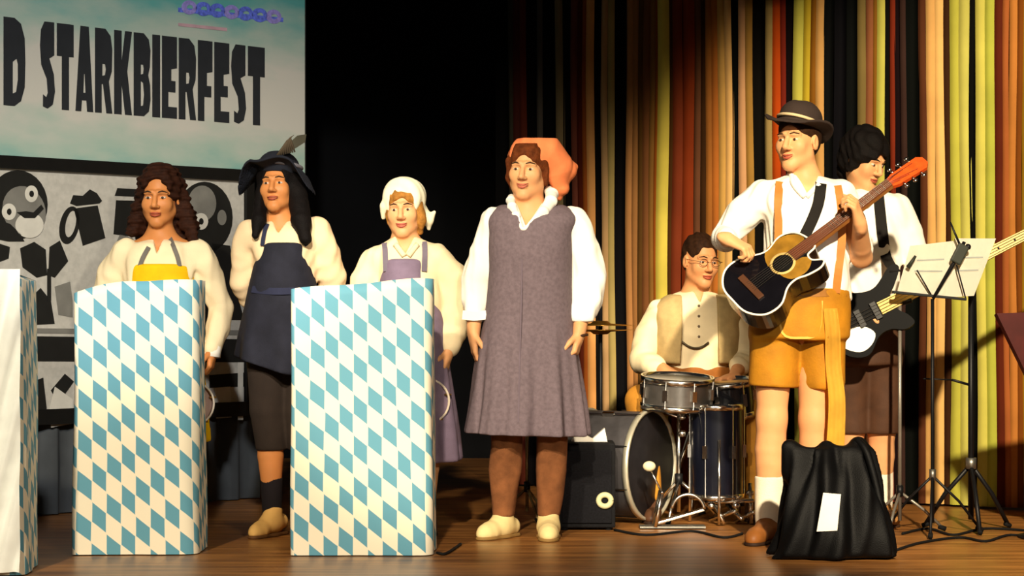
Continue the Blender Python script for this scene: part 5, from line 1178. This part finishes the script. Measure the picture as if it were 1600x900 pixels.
tag(lathe('drum_throne', [(0, .50), (.15, .50), (.165, .53), (.165, .56), (.14, .585), (0, .585)], DR.P(1092, 0, .09) * V3(1, 1, 0), mat('black vinyl', '#121214', 0.5)), 'black round drum stool under the seated man', 'stool')
q = DR.P(1092, 0, .09); e = bpy.data.objects['drum_throne']; 
for k in range(3):
    a = .3 + k * 2.094; l_ = tube('leg', [V3(q.x, q.y, .50), V3(q.x + .2 * math.cos(a), q.y + .2 * math.sin(a), .012)], .012, CHROME, None, 8); l_.parent = e
for (wv, sgn) in zip(DRW, (1, -1)):
    a = wv + V3(sgn * .065, -.05, -.03); d = V3(sgn * .28, -.24, .02)
    tag(tube('drumstick', [a - d * .2, a + d * .9, a + d], [.007, .006, .004], mat('hickory', '#c89858', 0.5), None, 8), 'wooden drumstick in the ' + ('picture-left' if sgn > 0 else 'picture-right') + ' hand of the seated drummer', 'drumstick')

# amplifier with a pale round badge, paper on top
ac = at(917, 0, 10.06); e = empty('amplifier', 'black amplifier cabinet with pale ring badge beside the drum kit', 'amplifier', (ac.x, 10.21, 0)); TOL = mat('black amplifier cloth', '#0a0a0d', 0.8, 0.3, 60, 0.4)
box('cabinet', (ac.x, 10.21, 0.205), (0.26, 0.28, 0.385), TOL, e, None, .008); box('grille', (ac.x, 10.064, 0.200), (0.225, 0.012, 0.33), mat('amp grille cloth', '#101014', 0.95, 0.4, 120), e, None, .003)
for sx in (-1, 1):
    for sy in (-1, 1): lathe('foot', [(0, 0), (.016, 0), (.014, .014), (0, .014)], (ac.x + sx * .10, 10.21 + sy * .11, 0), RUB, e)
bc_ = at(945, 782, 10.055); bm = bmesh.new(); add_tube(bm, [bc_ + V3(.028 * math.cos(t), -.004, .026 * math.sin(t)) for t in np.linspace(0, 6.2832, 25)], .013, 8, False); link('ring_badge', bm_mesh(bm, 'ring_badge'), mat('pale badge', '#c9c69a', 0.5), e, 'pale ring badge')
bm = bmesh.new(); pt = [at(x_, y_, 10.22) for x_, y_ in ((892, 690), (902, 672), (925, 684), (944, 668), (948, 690))]
for dy in (0, .10):
    pass
tag(slab('paper_sheet', [V3(p_.x, 10.14 + .02 * (i % 2), max(p_.z, .399)) for i, p_ in enumerate(pt)], .06, (0, 1, 0), mat('white paper', '#efe9dc', 0.8, 0.05)), 'crumpled white paper lying on top of the black amplifier', 'paper'); bm.free()

# ------------------------------------------------------------------ black bag on the floor, music stand, microphone stands
bx = at(1298, 0, 9.0); f = Field((bx.x - .34, 8.72, -.01), (bx.x + .34, 9.30, .60), .007); Yb = 9.0
R_ = lambda r: (CH + (HZ - r[0]) * Yb / FPX, (( (r[1] + r[2]) / 2) - 800) * Yb / FPX, Yb + r[4], (r[2] - r[1]) / 2 * Yb / FPX, r[3])
f.loft([R_(r) for r in ((868, 1206, 1392, .17, 0), (840, 1216, 1388, .17, 0), (790, 1228, 1378, .15, .01), (740, 1240, 1366, .11, .02), (700, 1250, 1352, .06, .03))], .02, fold=lambda t, Z, X, Y: .016 * np.sin(7 * t + 5 * Z) + .008 * np.sin(15 * t - 9 * Z), n=2.6)
A9 = lambda x_, y_, dy=0: at(x_, y_, Yb) + V3(0, dy, 0)
f.cone(A9(1244, 735, .03), A9(1236, 700, .04), .055, .034, .05); f.cone(A9(1338, 735, .03), A9(1344, 696, .04), .06, .034, .05); f.cone(A9(1300, 715, .03), A9(1292, 700, .03), .05, .03, .03); f.cone(A9(1240, 870, -.06), A9(1200, 878, -.10), .04, .022, .03); f.cone(A9(1370, 850, 0), A9(1386, 876, -.05), .05, .03, .03)
f.ripple(.010, (22, 37, 58), 61); f.cut((0, 0, .002), (0, 0, -1))
e = empty('black_bag', 'big black bag slumped on the stage before the guitarist', 'bag', (bx.x, 9.0, 0)); BAGM = mat('black bag nylon', '#030304', 0.6, 0.3, 20, .3, spec=.15)
f.link('bag_body', BAGM, e)
q = [f.front(x_, y_, .006) for x_, y_ in ((1283, 768), (1310, 770), (1308, 829), (1274, 829))]
yy = min(p_.y for p_ in q); slab('paper_label', [V3(p_.x, yy + .01 * (i > 1) - .004, p_.z) for i, p_ in enumerate(q)], .003, (0, -1, 0), mat('white paper', '#efe9dc', 0.8, 0.05), e, 'white paper stuck on its front')
bm = bmesh.new(); add_tube(bm, smooth_path([A9(1340, 688, .02), A9(1352, 706, -.03), A9(1366, 760, -.06), A9(1378, 830, -.09), A9(1390, 866, -.08)], 6), .016, 8); link('bag_strap', bm_mesh(bm, 'bag_strap'), BAGM, e)

ms = at(1457, 467, 9.92); e = stand('music_stand', 'black wire music stand holding white sheets before the bass player', 'music stand', ms.x, 9.92, ms.z, 0.24, 0.26, BLKM, .008, 0.3)
A = lambda x_, y_, dy=0: at(x_, y_, 9.92) + V3(0, dy, 0)
box('ledge', A(1452, 462) , (.33, .03, .012), BLKM, e, Matrix.Rotation(.10, 3, 'Y'), .002)
tube('spine', [A(1457, 467, -.012), A(1497, 398, -.012), A(1506, 378, -.012)], [.007, .010, .008], BLKM, e, 8); box('clamp', A(1498, 397, -.018), (.05, .03, .09), mat('dark green clamp', '#2c3028', 0.5), e, Matrix.Rotation(.48, 3, 'Y'), .006)
tube('fan_arm', [A(1455, 462, -.01), A(1432, 422, -.01)], .0035, BLKM, e, 6); tube('fan_arm', [A(1508, 466, -.01), A(1494, 414, -.01)], .0035, BLKM, e, 6)
tube('tip', [A(1500, 385, -.01), A(1484, 347, -.01)], [.006, .004], BLKM, e, 8); ball('knob', A(1511, 386, -.02), .014, BLKM, e, seg=10); tube('end_stop', [A(1418, 418, -.01), A(1430, 400, -.01)], [.010, .006], mat('dark green clamp', '#2c3028', 0.5), e, 8)
PAP = mat('sheet music paper', '#f6f1e2', 0.8, 0.02)
def sheet(label, q, bend):
    q = [A(*t) for t in q]; bm = bmesh.new(); g_ = [[bm.verts.new(q[0].lerp(q[1], i / 8).lerp(q[3].lerp(q[2], i / 8), j / 6) + V3(0, bend * math.sin(math.pi * i / 8) * (j / 6), 0)) for j in range(7)] for i in range(9)]
    for i in range(8):
        for j in range(6): bm.faces.new((g_[i][j], g_[i + 1][j], g_[i + 1][j + 1], g_[i][j + 1]))
    bmesh.ops.solidify(bm, geom=bm.faces[:], thickness=.0015)
    o = tag(link('music_sheet', bm_mesh(bm, 'music_sheet', False), PAP), label, 'sheet music')
    for k in range(2):
        t0, t1 = .45 + .22 * k, .455 + .22 * k
        ribbon('printed_line', [q[0].lerp(q[3], t1).lerp(q[1].lerp(q[2], t1), s_) + V3(0, bend * math.sin(math.pi * s_) * t1 - .003, 0) for s_ in np.linspace(.25, .85, 7)], .006, .001, (0, -1, 0), mat('print grey', '#9aa09c', 0.8), o)
sheet('left white sheet on the wire music stand', ((1402, 456, .006), (1478, 463, .006), (1492, 376, .03), (1424, 384, .03)), .012)
sheet('right white sheet on the wire music stand', ((1468, 466, .008), (1524, 462, .03), (1560, 372, .05), (1494, 372, .034)), .012)
x = at(1406, 0, 10.02).x; e = stand('microphone_stand', 'thin grey pole stand in front of the dark brown shorts', 'stand', x, 10.02, 1.03, .20, .18, mat('grey tube', '#8c867c', 0.4, 0.1, metal=.6), .0085, 0.1); tube('clip', [V3(x, 10.02, 1.03), V3(x + .05, 10.0, 1.045)], .010, BLKM, e, 8)
x = at(1524, 0, 10.08).x; e = stand('boom_stand', 'black tripod stand before the yellow green curtain strips', 'stand', x - .02, 10.08, 1.10, .22, .30, BLKM, .013, 0.5); tube('side_arm', [V3(x - .02, 10.08, .66), V3(x - .11, 10.06, .685)], .006, BLKM, e, 8); tube('side_arm', [V3(x - .11, 10.06, .685), V3(x - .24, 10.06, .69)], .004, BLKM, e, 6)
x = at(824, 0, 10.3).x; stand('short_stand', 'short pale metal stand seen between the brown stockings', 'stand', x, 10.5, .62, .14, .16, mat('pale brass tube', '#9a845c', 0.4, 0.1, metal=.6), .008, 0.9)
# maroon board reaching in at the right edge
q = [at(x_, y_, 9.7) for x_, y_ in ((1553, 492), (1690, 488), (1700, 700), (1622, 632))]
e = empty('maroon_board', 'dark maroon tilted board cut off by the right picture edge', 'board', tuple(V3(at(1650, 0, 9.7).x, 9.7, 0))); slab('panel', q, .03, (0.2, -1, .25), mat('dark maroon lacquer', '#42120f', 0.45, 0.2), e)
xx = at(1650, 0, 9.72).x; tube('pole', [V3(xx, 9.74, 0.02), V3(xx, 9.74, .9)], .014, BLKM, e, 8); lathe('base', [(0, 0), (.16, 0), (.16, .012), (.03, .024), (0, .024)], (xx, 9.74, 0), BLKM, e)
# cables and small bits on the floor
def cable(label, pts, r=.006):
    tag(tube('cable', smooth_path([V3(*p_) for p_ in pts], 6), r, RUB, None, 6), label, 'cable')
F_ = lambda px, py, z=.0065: (at(px, 0, floor_y(py)).x, floor_y(py), z)
cable('black cable looping over the floor right of the bag', (F_(1400, 862), F_(1440, 850), F_(1500, 842), F_(1540, 848), F_(1580, 838), F_(1640, 846)))
cable('black cable running under the tripod stands at the right', (F_(1410, 836), F_(1450, 828), F_(1490, 838), F_(1540, 828), F_(1620, 832)))
cable('black cable end beside the foot of the right lectern', (F_(683, 866), F_(694, 868), F_(706, 862), F_(720, 852)))
cable('black cable running from the amplifier past the brown shoe', (F_(960, 830), F_(1010, 838), F_(1080, 832), F_(1130, 842), F_(1160, 836)))
